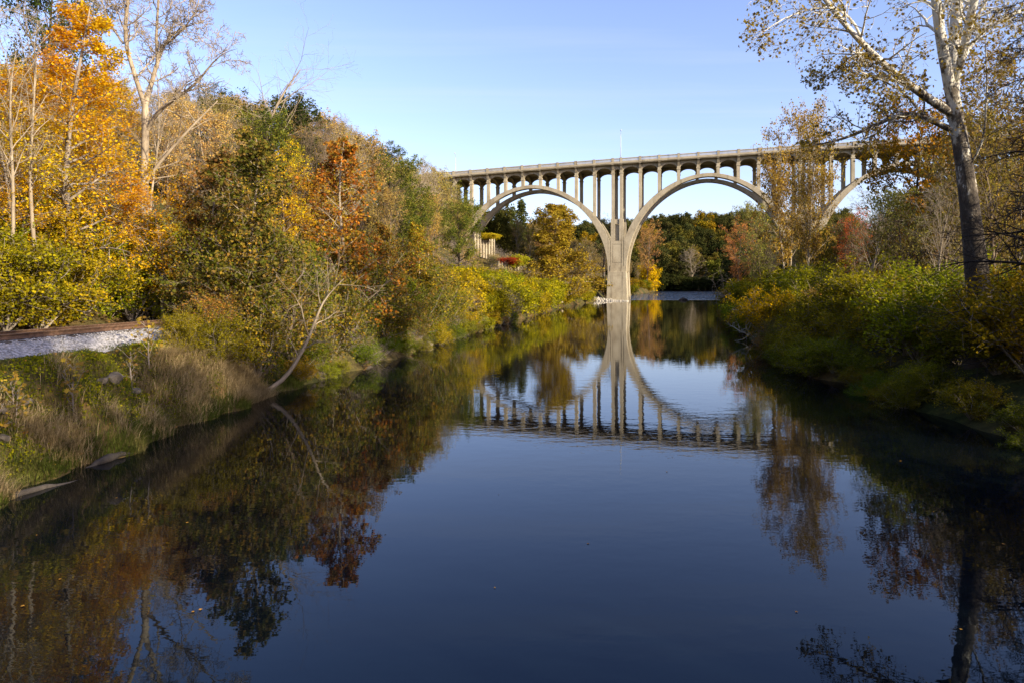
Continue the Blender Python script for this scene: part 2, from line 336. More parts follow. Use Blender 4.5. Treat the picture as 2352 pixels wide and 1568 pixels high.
# ------------------------------------------------------------------ arch bridge
TH = math.radians(13.8)
BX, BY = 33.06, 215.0
def bw(s, w, z=0): return np.array((BX + s * math.cos(TH) + w * math.sin(TH), BY - s * math.sin(TH) + w * math.cos(TH), z))
def H(s): return 44.7 + .0325 * s - .00009 * s * s
bridge = empty('arch_bridge', (BX, BY, 0), -TH)
tag(bridge, 'tall concrete open-spandrel arch bridge crossing the river', 'bridge')
CM = M['concrete']
SP = 55.3; PIER_C = 1.3
def arch_z(u, zc, zs, a):
    return zs + (zc - zs) * np.sqrt(np.clip(1 - np.abs(u / a) ** 1.85, 0, 1))
ribs = [(0.0, 2.3), (11.7, 14.0)]
cols_s = []
for ai in (-1, 0, 1):
    c = ai * SP + SP / 2; zc = H(c) - 6.3
    for w0, w1 in ribs:
        n = 49
        a_i, a_e = 24.75, 26.05
        tt = np.linspace(-math.pi / 2, math.pi / 2, n); ui = np.sin(tt)
        bot = [(c + a_i * u, float(arch_z(a_i * u, zc - 1.1, 9.2, a_i))) for u in ui]
        top = []
        for u in ui:
            x = u * 25.55; top.append((c + x, float(arch_z(x, zc, 9.2, 27.1))))
        top[0] = (c - 25.55, 9.2); top[-1] = (c + 25.55, 9.2)
        mb = MB(); mb.strip(bot, top, w0, w1); rb = mb.build('arch_rib', CM, bridge, .05)
        mb = MB()      # narrow moulding line proud of the rib face at its outer edge
    # columns on the arch
    for j in range(1, 9):
        s = ai * SP + PIER_C + j * (SP - 2 * PIER_C) / 9
        cols_s.append((s, float(arch_z(s - c, zc, 9.2, 27.1)) - .35, 1))
for pi_ in (-1, 0, 1, 2):
    for d in (-PIER_C, PIER_C): cols_s.append((pi_ * SP + d, 25.6, 2))
for j in range(1, 4): cols_s.append((-SP - PIER_C - j * 5.86, max(gz(*bw(-SP - PIER_C - j * 5.86, 1)[:2]) - 1, 15), 0))
for j in range(1, 9): cols_s.append((2 * SP + PIER_C + j * 5.86, max(gz(*bw(2 * SP + PIER_C + j * 5.86, 1)[:2]) - 1, 3), 0))
cols_s.sort()
def col_mesh(mb, s, z0, z1, w0, w1, front):
    hw = .48
    mb.box(s - hw, s + hw, w0, w1, z0, z1 - 2.35)
    mb.box(s - hw - .12, s + hw + .12, w0 - .12, w1 + .12, z1 - 2.75, z1 - 2.35)       # capital
    mb.box(s - hw + .04, s + hw - .04, w0 + .04, w1 - .04, z1 - 2.35, z1)
    o = -1 if front else 1                                                               # cantilever bracket under the walkway
    wf = w0 if front else w1
    n = 7; bot = []; top = []
    V = []
    for i in range(n):
        t = i / (n - 1); V.append((wf + .04 * o - o * .06 + o * 1.05 * t, z1 - 1.6 + 1.45 * math.sin(t * math.pi / 2) ** 1.0 * t ** .35 if t > 0 else z1 - 1.6))
    a = s - .34; b = s + .34
    vv = []
    for (w, z) in V: vv += [(a, w, min(z, z1 - .1)), (b, w, min(z, z1 - .1)), (b, w, z1 - .02), (a, w, z1 - .02)]
    fs = [(0, 1, 2, 3), tuple((n - 1) * 4 + k for k in (3, 2, 1, 0))]
    for i in range(n - 1):
        p, q = i * 4, i * 4 + 4
        fs += [(p, p + 1, q + 1, q), (p + 1, p + 2, q + 2, q + 1), (p + 2, p + 3, q + 3, q + 2), (p + 3, p, q, q + 3)]
    mb.add(vv, fs)
for s, z0, kind in cols_s:
    zt = H(s) - 1.85
    for fr, (w0, w1) in ((True, (.35, 1.9)), (False, (12.1, 13.65))):
        mb = MB(); col_mesh(mb, s, z0, zt, w0, w1, fr); mb.build('column', CM, bridge)
    # transverse arch between the two columns of a frame
    n = 17; bot = []; top = []
    mb = MB(); V = []
    for i in range(n):
        t = i / (n - 1); w = 1.92 + t * (12.08 - 1.92); z = zt - 2.3 + 1.9 * math.sqrt(max(0, 1 - (2 * t - 1) ** 2))
        V += [(s - .36, w, z), (s + .36, w, z), (s + .36, w, zt - .03), (s - .36, w, zt - .03)]
    fs = [(0, 1, 2, 3), tuple((n - 1) * 4 + k for k in (3, 2, 1, 0))]
    for i in range(n - 1):
        p, q = i * 4, i * 4 + 4
        fs += [(p, p + 1, q + 1, q), (p + 1, p + 2, q + 2, q + 1), (p + 2, p + 3, q + 3, q + 2), (p + 3, p, q, q + 3)]
    mb.add(V, fs); mb.build('cross_arch', CM, bridge)
S0, S1 = cols_s[0][0], cols_s[-1][0]
# spandrel arches along each face, one per bay; railing panels and posts
def rail_post(s, w0, w1):
    mb = MB(); h = H(s)
    mb.box(s - .36, s + .36, w0, w1, h - 1.95, h + .06); mb.box(s - .42, s + .42, w0 - .05, w1 + .05, h + .062, h + .16)
    mb.build('railing_post', CM, bridge)
for i in range(len(cols_s) - 1):
    sa, sb = cols_s[i][0] + .46, cols_s[i + 1][0] - .46
    if sb - sa < .4: continue
    ha, hb = H(cols_s[i][0]), H(cols_s[i + 1][0])
    n = 17; bot = []; top = []
    rise = min(1.5, (sb - sa) / 2 * .72)
    for k in range(n):
        t = (1 - math.cos(math.pi * k / (n - 1))) / 2; s = sa + (sb - sa) * t; h = ha + (hb - ha) * t
        bot.append((s, h - 4.15 + rise * math.sqrt(max(0, 1 - (2 * t - 1) ** 2)) + (1.5 - rise) * .4)); top.append((s, h - 1.88))
    for w0, w1 in ((.55, 1.3), (12.7, 13.45)):
        mb = MB(); mb.strip(bot, top, w0, w1); mb.build('spandrel_arch', CM, bridge)
    ra, rb_ = cols_s[i][0] + .365, cols_s[i + 1][0] - .365
    for w0, w1 in ((-.80, -.45), (14.45, 14.80)):
        mb = MB(); zz = lambda s: H(s)
        def slab(z0, z1, e=0):
            a, b = H(ra), H(rb_)
            mb.hexa([(ra, w0 - e, a + z0), (rb_, w0 - e, b + z0), (rb_, w1 + e, b + z0), (ra, w1 + e, a + z0), (ra, w0 - e, a + z1), (rb_, w0 - e, b + z1), (rb_, w1 + e, b + z1), (ra, w1 + e, a + z1)])
        slab(-.26, 0, .05); slab(-1.22, -.98, .03)
        nb = max(2, int(round((rb_ - ra) / .29)))
        for k in range(nb):
            s = ra + (k + .5) * (rb_ - ra) / nb; h = H(s)
            mb.box(s - .085, s + .085, w0 + .04, w1 - .04, h - .985, h - .255)
        mb.build('railing_panel', CM, bridge)
for s, _, _ in cols_s:
    rail_post(s, -.93, -.38); rail_post(s, 14.38, 14.93)
# deck slab with a moulded fascia and roadway
mb = MB(); n = 60; ss = np.linspace(S0 - 12, S1 + 12, n)
mb.strip([(s, H(s) - 1.84) for s in ss], [(s, H(s) - 1.24) for s in ss], -.95, 14.95); dk = mb.build('deck', CM, bridge)
for wa, wb in ((-1.12, -.953), (14.953, 15.12)):
    mb = MB(); mb.strip([(s, H(s) - 1.62) for s in ss], [(s, H(s) - 1.30) for s in ss], wa, wb); mb.build('fascia_moulding', CM, dk)
mb = MB(); mb.strip([(s, H(s) - 1.236) for s in ss], [(s, H(s) - 1.12) for s in ss], 1.2, 12.8)
mb.build('roadway', surf_mat('asphalt', [(.04, .04, .04), (.06, .06, .06)], 4), dk)
# piers
for pi_ in (-1, 0, 1, 2):
    c = pi_ * SP; pier = empty('pier'); pier.parent = bridge
    zb = -2.0
    mb = MB()
    def batter(w0, w1, hb, ht, z0, z1, bw_=.25):
        mb.hexa([(c - hb, w0 - bw_, z0), (c + hb, w0 - bw_, z0), (c + hb, w1 + bw_, z0), (c - hb, w1 + bw_, z0), (c - ht, w0, z1), (c + ht, w0, z1), (c + ht, w1, z1), (c - ht, w1, z1)])
    batter(-.7, 3.2, 3.35, 2.85, zb, 9.2); batter(10.8, 14.7, 3.35, 2.85, zb, 9.2); batter(3.3, 10.7, 2.95, 2.5, zb, 8.9, -.3)
    mb.build('pedestal', CM, pier, .06)
    mb = MB()          # face frame on the pedestal, leaving a sunk panel
    for (x0, x1, z0, z1) in ((-1.9, -1.78, 1.2, 8.0), (1.78, 1.9, 1.2, 8.0), (-1.9, 1.9, 8.0, 8.12)):
        mb.hexa([(c + x0, -.72 - .25 * (9.2 - z) / 11.2, z) if y == 0 else (c + xx, -.6 - .25 * (9.2 - z) / 11.2, z) for (xx, y, z) in ()] or
                [(c + x0, -.735 - .25 * (9.2 - z0) / 11.2, z0), (c + x1, -.735 - .25 * (9.2 - z0) / 11.2, z0), (c + x1, -.55 - .25 * (9.2 - z0) / 11.2, z0), (c + x0, -.55 - .25 * (9.2 - z0) / 11.2, z0),
                 (c + x0, -.735 - .25 * (9.2 - z1) / 11.2, z1), (c + x1, -.735 - .25 * (9.2 - z1) / 11.2, z1), (c + x1, -.55 - .25 * (9.2 - z1) / 11.2, z1), (c + x0, -.55 - .25 * (9.2 - z1) / 11.2, z1)])
    mb.build('panel_moulding', M['darkbark'] if False else CM, pier)
    mb = MB()
    mb.box(c - 2.12, c + 2.12, -.12, 14.12, 9.202, 11.0); mb.box(c - 2.0, c + 2.0, 2.4, 11.6, 11.002, 18.9)
    for w0, w1 in ((-.02, 2.38), (11.62, 14.02)):
        for x0, x1 in ((-2.0, -1.42), (1.42, 2.0)): mb.box(c + x0, c + x1, w0, w1, 11.003, 18.9)
        mb.box(c - 1.419, c + 1.419, w0 + .12, w1 - .12, 11.004, 18.9)
        mb.box(c - 1.418, c + 1.418, w0, w1, 17.9, 18.899); mb.box(c - 1.418, c + 1.418, w0, w1, 11.001, 11.9)
        mb.box(c - 1.30, c + 1.30, w0 + .04, w1 - .04, 12.05, 17.75)
    mb.build('shaft', CM, pier)
    for w0, w1 in ((.1, 2.15), (11.85, 13.9)):
        mb = MB()
        for d in (-PIER_C, PIER_C): mb.box(c + d - .66, c + d + .66, w0, w1, 18.902, 25.8)
        mb.box(c - .639, c + .639, w0 + .25, w1 - .25, 24.2, 25.7); mb.box(c - .639, c + .639, w0 + .7, w1 - .7, 18.903, 24.0)
        mb.build('column_base', CM, pier, .04)
# lamps on the bridge
def lamp(s, w, label):
    b = bw(s, w, H(s) - 1.1); o = empty('street_lamp', b, -TH); tag(o, label, 'street lamp', 'lamps on the bridge')
    mb = MB(); mb.tube([(0, 0, 0), (0, 0, 4.5), (0, 0, 8.6)], [.12, .10, .07], 8); mb.build('pole', M['lamp'], o, smooth=True)
    mb = MB(); mb.tube([(0, 0, 8.55), (.03, -.2, 9.1), (.1, -.7, 9.45), (.2, -1.3, 9.55)], [.06, .055, .05, .045], 6); mb.build('arm', M['lamp'], o, smooth=True)
    mb = MB(); mb.tube([(.18, -1.2, 9.52), (.2, -1.4, 9.58), (.22, -1.75, 9.58), (.23, -2.0, 9.50)], [.06, .19, .20, .08], 8); mb.build('lamp_head', M['lamp'], o, smooth=True)
    mb = MB(); mb.box(-.2, .2, -.2, .2, 0, .35); mb.build('base', M['lamp'], o)
lamp(1.2, -.2, 'slender street lamp on bridge deck above the river pier')
lamp(-57.5, 12.2, 'slender street lamp at the wooded left end of the bridge')

# ------------------------------------------------------------------ plants: vectorised growth
def norm(v): return v / (np.linalg.norm(v, axis=-1, keepdims=True) + 1e-9)
def resample(pts, n):
    pts = np.asarray(pts, float); d = np.concatenate(([0], np.cumsum(np.linalg.norm(np.diff(pts, axis=0), axis=1))))
    t = np.linspace(0, d[-1], n); q = np.stack([np.interp(t, d, pts[:, k]) for k in range(3)], 1)
    for _ in range(2): q[1:-1] = .25 * q[:-2] + .5 * q[1:-1] + .25 * q[2:]
    return q
def trunk_line(rng, Ht, n=12, lean=.04, bend=.03, off=(0, 0)):
    t = np.linspace(0, 1, n); a = rng.uniform(0, 6.28); b = rng.uniform(0, 6.28)
    x = Ht * (lean * math.cos(a) * t + bend * np.sin(t * 5 + b) * t); y = Ht * (lean * math.sin(a) * t + bend * np.cos(t * 4 + a) * t)
    return np.stack([x - x[0] + off[0], y - y[0] + off[1], Ht * t], 1)
def sprout(rng, P, R, per, t0, t1, length, ang, n, up=.1, wobble=.12, curl=0.0, rr=.55, tip=.006, lfun=None, plen=None, even=True):
    """children of polylines P (B,n0,3): returns points (m,n,3), radii (m,n), lengths"""
    B, n0, _ = P.shape; m = B * per
    pi_ = np.repeat(np.arange(B), per)
    k = np.tile(np.arange(per), B)
    t = t0 + (t1 - t0) * (k + rng.random(m)) / per if even else rng.uniform(t0, t1, m)
    f = np.clip(t * (n0 - 1), 0, n0 - 1.001); i = f.astype(int); fr = (f - i)[:, None]
    pos = P[pi_, i] * (1 - fr) + P[pi_, i + 1] * fr; T = norm(P[pi_, i + 1] - P[pi_, i])
    r0 = R[pi_, i] * (1 - fr[:, 0]) + R[pi_, i + 1] * fr[:, 0]
    ref = np.where(np.abs(T[:, 2:3]) > .9, np.array([1., 0, 0]), np.array([0, 0, 1.]))
    e1 = norm(np.cross(T, ref)); e2 = np.cross(T, e1)
    az = k * 2.4 + np.repeat(rng.uniform(0, 6.28, B), per) + rng.normal(0, .35, m)
    a = np.radians(ang + rng.normal(0, 9, m))[:, None]
    D = np.cos(a) * T + np.sin(a) * (np.cos(az)[:, None] * e1 + np.sin(az)[:, None] * e2)
    D[:, 2] += up; D = norm(D)
    if plen is None: plen = np.linalg.norm(np.diff(P, axis=1), axis=2).sum(1)
    Ln = plen[pi_] * length * rng.uniform(.65, 1.2, m)
    if lfun is not None: Ln = Ln * lfun(t)
    pts = np.zeros((m, n, 3)); pts[:, 0] = pos; d = D.copy()
    for j in range(1, n):
        d = d + rng.normal(0, wobble, (m, 3)); d[:, 2] += curl; d = norm(d)
        pts[:, j] = pts[:, j - 1] + d * (Ln / (n - 1))[:, None]
    rs = np.minimum(r0 * rr, np.maximum(Ln * .028, tip * 1.2))
    rad = rs[:, None] * (1 - np.linspace(0, 1, n)[None, :]) + tip * np.linspace(0, 1, n)[None, :]
    return pts, rad, Ln
STAR = np.array([(-.5, 0), (-.28, .20), (-.10, .52), (.02, .24), (.28, .40), (.24, .12), (.55, 0), (.24, -.12), (.28, -.40), (.02, -.24), (-.10, -.52), (-.28, -.20)])
DIAM = np.array([(-.5, 0), (.02, .36), (.5, 0), (.02, -.36)])
def leaves(rng, P, per, size, t0=.15, spread=.6, upn=.6, star=False, var=.35, fold=.25, aspect=1.0, attr_bias=None):
    B, n, _ = P.shape; m = B * per; pi_ = np.repeat(np.arange(B), per)
    t = t0 + (1 - t0) * rng.random(m) ** .8
    f = np.clip(t * (n - 1), 0, n - 1.001); i = f.astype(int); fr = (f - i)[:, None]
    c = P[pi_, i] * (1 - fr) + P[pi_, i + 1] * fr + rng.normal(0, spread * size, (m, 3))
    nn = rng.normal(0, 1, (m, 3)); nn[:, 2] += upn * np.sign(rng.random(m) - .1) * 1.6; nn = norm(nn)
    a = norm(np.cross(nn, rng.normal(0, 1, (m, 3)))); b = np.cross(nn, a)
    s = size * (1 + rng.uniform(-var, var, m))
    sh = STAR if star else DIAM; k = len(sh)
    V = c[:, None, :] + s[:, None, None] * (sh[None, :, 0, None] * a[:, None, :] + aspect * sh[None, :, 1, None] * b[:, None, :] + fold * np.abs(sh[None, :, 1, None]) * nn[:, None, :])
    V[:, 0] += nn * (s * .05)[:, None]
    Fq = np.arange(m * k).reshape(m, k)
    return V.reshape(-1, 3), Fq, rng.random(m)
def wood_mesh(name, sets, mat):
    Vs, Fs, o = [], [], 0
    for P, R, k in sets:
        V, Fq = tubes(P, R, k); Vs.append(V); Fs.append(Fq + o); o += len(V)
    return mesh_np(name, np.concatenate(Vs), Fs, mat, smooth=True)
def leaf_mesh(name, lv, mat):
    return mesh_np(name, lv[0], [lv[1]], mat, lv[2])

def make_tree(seed, Ht, r0, bark, leafm, n1=26, n2=7, n3=5, cb=.3, L1=.34, ang1=62, up1=.15, curl1=.03, shape='oval', nl=6, lsize=.15, star=False,
              stems=1, lean=.05, bend=.03, l2=.45, l3=.45, ang2=48, upn=.6, spread=.8, spreadstem=0.0, thin=.007, lt0=.15, drop=0.0, l4=0, wob1=.10, l1leaf=0):
    rng = np.random.default_rng(seed)
    T = np.stack([trunk_line(rng, Ht * (1 if i == 0 else rng.uniform(.75, .97)), 12, lean if stems == 1 else lean + spreadstem, bend) for i in range(stems)])
    tt = np.linspace(0, 1, 12); R = np.repeat((r0 * (1 - tt) ** .8 * .97 + .02 + r0 * .35 * np.exp(-tt * 22))[None], stems, 0)
    if stems > 1: R *= .75
    sf = {'oval': lambda t: .45 + .75 * np.sin(np.pi * np.clip((t - cb) / (1 - cb), 0, 1) ** .8 * .92), 'cone': lambda t: 1.15 - .95 * (t - cb) / (1 - cb),
          'cone2': lambda t: (1.15 - .80 * ((t - cb) / (1 - cb)) ** 1.5) * (.82 + .18 * np.sin(11 * t)), 'vase': lambda t: .55 + .65 * (t - cb) / (1 - cb), 'round': lambda t: .5 + .8 * np.sqrt(np.clip(1 - (2 * (t - cb) / (1 - cb) - .95) ** 2, 0, 1))}[shape]
    p1, r1, g1 = sprout(rng, T, R, n1, cb, .97, L1, ang1, 7, up1, wob1, curl1, .5, .012, sf)
    p2, r2, g2 = sprout(rng, p1, r1, n2, .22, 1.0, l2, ang2, 5, .08, .16, .02 - drop, .6, .008, lambda t: 1.15 - .55 * t, g1)
    p3, r3, g3 = sprout(rng, p2, r2, n3, .2, 1.0, l3, ang2, 3, .04, .2, -drop, .7, thin, lambda t: 1.1 - .4 * t, g2)
    sets = [(p1, r1, 5), (p2, r2, 4), (p3, r3, 3)]; last = p3
    if l4:
        p4, r4, g4 = sprout(rng, p3, r3, l4, .25, 1.0, .55, 42, 3, .05, .2, -drop, .8, thin * .8, None, g3); sets.append((p4, r4, 3)); last = p4
    out = {'trunk': wood_mesh('trunk', [(T, R, 9)], bark), 'branches': wood_mesh('branches', sets, bark)}
    if leafm: out['crown'] = leaf_mesh('crown', leaves(rng, last, nl, lsize, lt0, spread, upn, star), leafm)
    return out, Ht

def make_bush(seed, Ht, leafm, bark, stems=12, fan=.55, n1=6, n2=5, nl=9, lsize=.10, spread=1.0, upn=.7, bare=False, star=False, l1=.5):
    rng = np.random.default_rng(seed); n = 6; B = stems
    az = np.arange(B) * 2.4 + rng.uniform(0, 1, B); tl = np.linspace(0, 1, n)[None, :]
    f = fan * np.sqrt((np.arange(B) + .5) / B) * rng.uniform(.8, 1.2, B); Ls = Ht * rng.uniform(.75, 1.05, B) * np.sqrt(np.maximum(.25, 1 - (f * .7) ** 2))
    hor = (f * Ht)[:, None] * tl * (1.3 - .2 * tl)
    P = np.stack([np.cos(az)[:, None] * hor, np.sin(az)[:, None] * hor, Ls[:, None] * (tl - .18 * (f / fan)[:, None] * tl ** 2)], -1) + rng.normal(0, .03 * Ht, (B, n, 3)) * tl[..., None]
    R = np.repeat((.03 * (1 - tl) + .008) * Ht / 3, B, 0)
    p1, r1, g1 = sprout(rng, P, R, n1, .12, 1., l1, 46, 4, .05, .16, .01, .6, .006, lambda t: 1.1 - .5 * t)
    p2, r2, g2 = sprout(rng, p1, r1, n2, .2, 1., .5, 45, 3, .03, .2, -.02, .7, .005, None, g1)
    out = {'branches': wood_mesh('branches', [(P, R, 5), (p1, r1, 3), (p2, r2, 3)], bark)}
    if not bare: out['foliage'] = leaf_mesh('foliage', leaves(rng, p2, nl, lsize, .1, spread, upn, star), leafm)
    return out, Ht

PR = {}
def proto(k, v): PR[k] = v
proto('maple', make_tree(11, 18, .24, M['bark'], M['maple'], 40, 9, 6, .12, .27, 72, .10, .0, 'cone', 9, .17, upn=1.3, spread=.9))
proto('maple2', make_tree(12, 12, .16, M['bark'], M['maple'], 30, 8, 6, .2, .3, 68, .12, .0, 'oval', 7, .16, upn=1.3, spread=.9))
proto('sycA', make_tree(21, 13, .12, M['palebark'], M['syc_olive'], 42, 6, 5, .10, .27, 60, .12, .02, 'cone2', 6, .20, star=True, upn=.3))
proto('sycB', make_tree(22, 16, .14, M['palebark'], M['syc_rust'], 44, 6, 5, .10, .24, 60, .12, .02, 'cone2', 6, .20, star=True, upn=.3))
proto('sycC', make_tree(23, 24, .26, M['palebark'], M['syc_gold'], 26, 8, 5, .28, .28, 46, .25, .04, 'oval', 6, .27, upn=.3, bend=.02, stems=2, spreadstem=.07))
proto('sycD', make_tree(24, 24, .30, M['palebark'], M['syc_gold'], 52, 10, 6, .03, .27, 64, .10, .0, 'cone2', 9, .33, upn=.4))
for i in range(3): proto('half%d' % i, make_tree(31 + i, 12, .13, M['bark'], M['half'], 24 + 2 * i, 6, 5, .22, .30, 46, .25, .04, 'oval', 4, .16, l4=2, lean=.08))
for i in range(3): proto('bare%d' % i, make_tree(41 + i, 13, .13, M['palebark'] if i != 1 else M['bark'], None, 20, 6, 5, .25, .32, 40, .30, .05, 'oval', l4=4, lean=.1, thin=.010))
proto('baretall', make_tree(45, 15, .11, M['palebark'], None, 16, 5, 4, .45, .22, 32, .35, .05, 'vase', l4=3, lean=.06, thin=.009))
for i in range(2): proto('oak%d' % i, make_tree(51 + i, 14, .22, M['darkbark'], M['oak'], 30, 8, 6, .2, .32, 62, .12, .02, 'round', 8, .24))
for i in range(3): proto('far%d' % i, make_tree(61 + i, 16, .22, M['darkbark'], M['far'], 26, 7, 3, .16, .30, 65, .12, .02, 'round', 8, .75, spread=.7))
for i in range(3): proto('bush%d' % i, make_bush(71 + i, 3.2, M['bush'], M['bark'], 13, .55, 7, 6, 20, .105))
for i in range(2): proto('bushfar%d' % i, make_bush(77 + i, 3.2, M['bush'], M['bark'], 13, .55, 7, 6, 9, .22))
for i in range(2): proto('brush%d' % i, make_bush(81 + i, 3.0, None, M['bark'], 14, .5, 7, 7, bare=True, l1=.6))
for i in range(2): proto('thicket%d' % i, make_bush(86 + i, 5.0, M['syc_olive'], M['bark'], 15, .42, 8, 7, 12, .15, l1=.42, star=False))
proto('brushleaf', make_bush(84, 3.0, M['half'], M['bark'], 14, .5, 7, 6, 4, .12, l1=.6))
proto('conifer', make_tree(91, 17, .2, M['darkbark'], None, 60, 10, 5, .1, .26, 88, -.05, -.01, 'cone', 1, .12, drop=.03, l4=3, thin=.010))
proto('vine', make_bush(95, 2.0, M['vine'], M['bark'], 14, .8, 6, 5, 14, .2))
proto('redvine', make_bush(96, 1.6, M['redvine'], M['bark'], 14, .9, 6, 5, 14, .2))
for i in range(2): proto('sapling%d' % i, make_tree(97 + i, 2.2, .018, M['bark'], M['syc_olive' if i else 'syc_gold'], 9, 2, 2, .2, .35, 50, .2, .0, 'oval', 2, .21, star=True, thin=.004, upn=.8))

FILL = []
def place(kind, name, label, cat, X, Y, h=None, rz=None, tint=(1, 1, 1), group=None, squash=1.0, bark=None, z=None, rng=RNG, tilt=None):
    if kind[:4] == 'bush' and not kind.startswith('bushfar') and Y > 75: kind = 'bushfar%d' % (int(Y) % 2)
    parts, Ht = PR[kind]; s = (h or Ht) / Ht
    o = empty(name, (X, Y, (gz(X, Y) - .12) if z is None else z), rng.uniform(0, 6.28) if rz is None else rz, (s * squash, s * squash, s))
    if tilt: o.rotation_euler = (tilt[0], tilt[1], o.rotation_euler[2])
    tag(o, label, cat, group)
    if group and 'shading' not in group: FILL.append((o, label, group, X, Y, h or Ht))
    for pn, me in parts.items():
        c = link(pn, me, o)
        if pn in ('crown', 'foliage'): c.color = (*tint, 1)
        elif bark is not None: c.color = (*bark, 1)
    return o
def at(xp, Y): return (xp - HX) / F * Y

# hand-placed trees: kind, name, photo column, depth, height, tint, label
hand = [
 ('maple', 'maple_tree', 148, 36, 15.8, (1, 1, 1), 'tall blazing orange and yellow maple behind the railway track', 0, 1.0),
 ('maple2', 'maple_tree', 20, 33, 8.5, (.95, 1.0, 1), 'golden maple at the photo edge beside the tall orange maple', 1, 1.0),
 ('maple2', 'maple_tree', 375, 38, 7.5, (1, .95, 1), 'small orange maple drooping behind the green shrubs past the rail end', 2, 1.1),
 ('maple2', 'maple_tree', 250, 40, 8.5, (1, 1.1, 1), 'yellow maple right beside the tall orange maple under the bare forked tree', 3, 1.0),
 ('sycA', 'sycamore_tree', 572, 35.5, 10.3, (.7, .78, .8), 'olive green young sycamore with dark pointed top on the left bank', .4, 1.15),
 ('sycA', 'sycamore_tree', 475, 38.5, 9.8, (.85, .7, .9), 'brownish young sycamore just behind the olive green one', 2.1, 1.2),
 ('sycB', 'sycamore_tree', 800, 46, 14.2, (1.25, 1.05, 1), 'rusty orange sycamore with green tip rising highest above the bank', 0, 1.15),
 ('sycB', 'sycamore_tree', 905, 52, 9.0, (.8, .9, 1.0), 'shorter brown-red sycamore right of the rusty orange one', 1.5, 1.15),
 ('sycB', 'sycamore_tree', 960, 60, 9.5, (1.2, 1.5, 1.0), 'low yellow-leaved sycamore near the bright green bank shrubs', 2.5, 1.1),
 ('oak0', 'oak_tree', 655, 88, 13.5, (1, 1, 1), 'dark green oak standing on the hillside skyline behind a pale leaning trunk', 0, 1.15),
 ('oak1', 'oak_tree', 120, 60, 15.5, (.9, 1, 1), 'dark green oak rising behind the orange maple top', 1, .75),
 ('oak0', 'oak_tree', 735, 100, 8, (1.2, 1.15, 1), 'small green oak on the skyline just right of the big hilltop oak', 2, 1.1),
 ('oak1', 'oak_tree', 880, 130, 13, (1.5, 1.4, 1), 'olive oak on the skyline right of the rusty sycamore', 2, 1.0),
 ('oak1', 'oak_tree', 485, 92, 8.5, (1.5, 1.3, 1), 'olive oak at the skyline between the forked bare tree and hilltop oak', 2, 1.1),
 ('sycD', 'sycamore_tree', 1288, 163, 23.5, (.95, 1.0, .6), 'big golden sycamore at the water in front of the left arch', .5, 1.55),
 ('half1', 'half_bare_tree', 1262, 175, 18, (1.3, .9, .8), 'thin pinkish-brown tree poking up behind the big golden sycamore', .5, .9),
 ('far0', 'evergreen_tree', 1190, 262, 19, (1.1, 1.15, 1), 'tall dark green tree seen through the left arch', .5, .75),
 ('far1', 'evergreen_tree', 1152, 258, 15, (1.2, 1.1, 1), 'dark green tree behind the left arch foot', 1.5, .7),
 ('sycC', 'sycamore_tree', 1855, 72, 19.0, (1, 1, 1), 'grey-stemmed golden-brown sycamore in front of the bridge pier on the right bank', .3, .7),
 ('sycC', 'sycamore_tree', 1808, 78, 20.5, (1.05, 1, 1), 'pale-stemmed sycamore with tan leaves left of the grey-stemmed one', 2.3, .72),
 ('oak1', 'oak_tree', 2108, 62, 17.0, (4.8, 2.1, .7), 'rusty orange oak crown hiding the bridge deck beside the big white sycamore', .3, .8),
 ('half2', 'half_bare_tree', 2085, 52, 9.5, (.75, .9, .6), 'olive half-bare tree below the rusty orange oak', .3, 1.0),
 ('half0', 'half_bare_tree', 1945, 92, 11, (1.4, .45, .45), 'dull red tree beneath the right-hand arch', .3, 1.0),
 ('bare0', 'bare_tree', 1990, 60, 10, None, 'bare white-branched tree in front of the dull red tree', .3, 1.1),
 ('bare2', 'bare_tree', 2145, 45, 8.5, None, 'thin bare tree standing left of the big sycamore trunk', 1.3, 1.0),
 ('bare2', 'bare_tree', 1590, 513, 27, None, 'bare pale tree by the far riverbank below the wooded hill', .3, 1.5),
 ('far1', 'green_tree', 1648, 514, 19, (2.6, 2.4, 1.2), 'light green round tree on the far right bank beside the bare pale tree', .3, 1.3),
 ('half0', 'half_bare_tree', 1484, 420, 34, (1.2, .85, .8), 'orange-brown half-bare tree on the far bank right of the river pier', .3, 1.1),
 ('bushfar1', 'yellow_shrub', 1492, 425, 15, (2.6, 1.7, .5), 'bright yellow shrub tree on the far bank right of the pier', .3, .7),
 ('bare1', 'bare_tree', 1385, 240, 24, None, 'grey bare tree between the golden sycamore and the river pier', .3, 1.0),
 ('half2', 'half_bare_tree', 1745, 105, 14, (.7, .85, .6), 'olive tree at the right bank bend behind the yellow-topped shrubs', 1.3, 1.0),
 ('half0', 'half_bare_tree', 1700, 150, 16, (1.3, .7, .6), 'reddish-brown tree on the right bank in front of the dark hill', 2.3, 1.0),
 ('conifer', 'dark_tree', 2445, 27, 16, (.5, .5, .5), 'dark twiggy tree reaching in from the right photo edge', .3, 1.0),
 ('baretall', 'bare_tree', -40, 27, 20, None, 'bare dark tree in the top left photo corner', .3, 1.2),
 ('baretall', 'bare_tree', 95, 33, 13.5, None, 'slender white-trunked bare tree in front of the tall orange maple', .9, 1.0),
 ('baretall', 'bare_tree', 12, 31, 12.5, None, 'slender white-trunked bare tree at the photo edge in front of the golden maple', 2.9, 1.0),
 ('half1', 'half_bare_tree', 2290, 48, 14, (.7, .65, .45), 'half-bare yellow-leaved tree right behind the big sycamore trunk', 1, 1.0),
 ('sycC', 'sycamore_tree', 2330, 58, 21, (.75, .7, .6), 'tall pale-stemmed sycamore behind the dark twiggy tree', 4, .9),
]
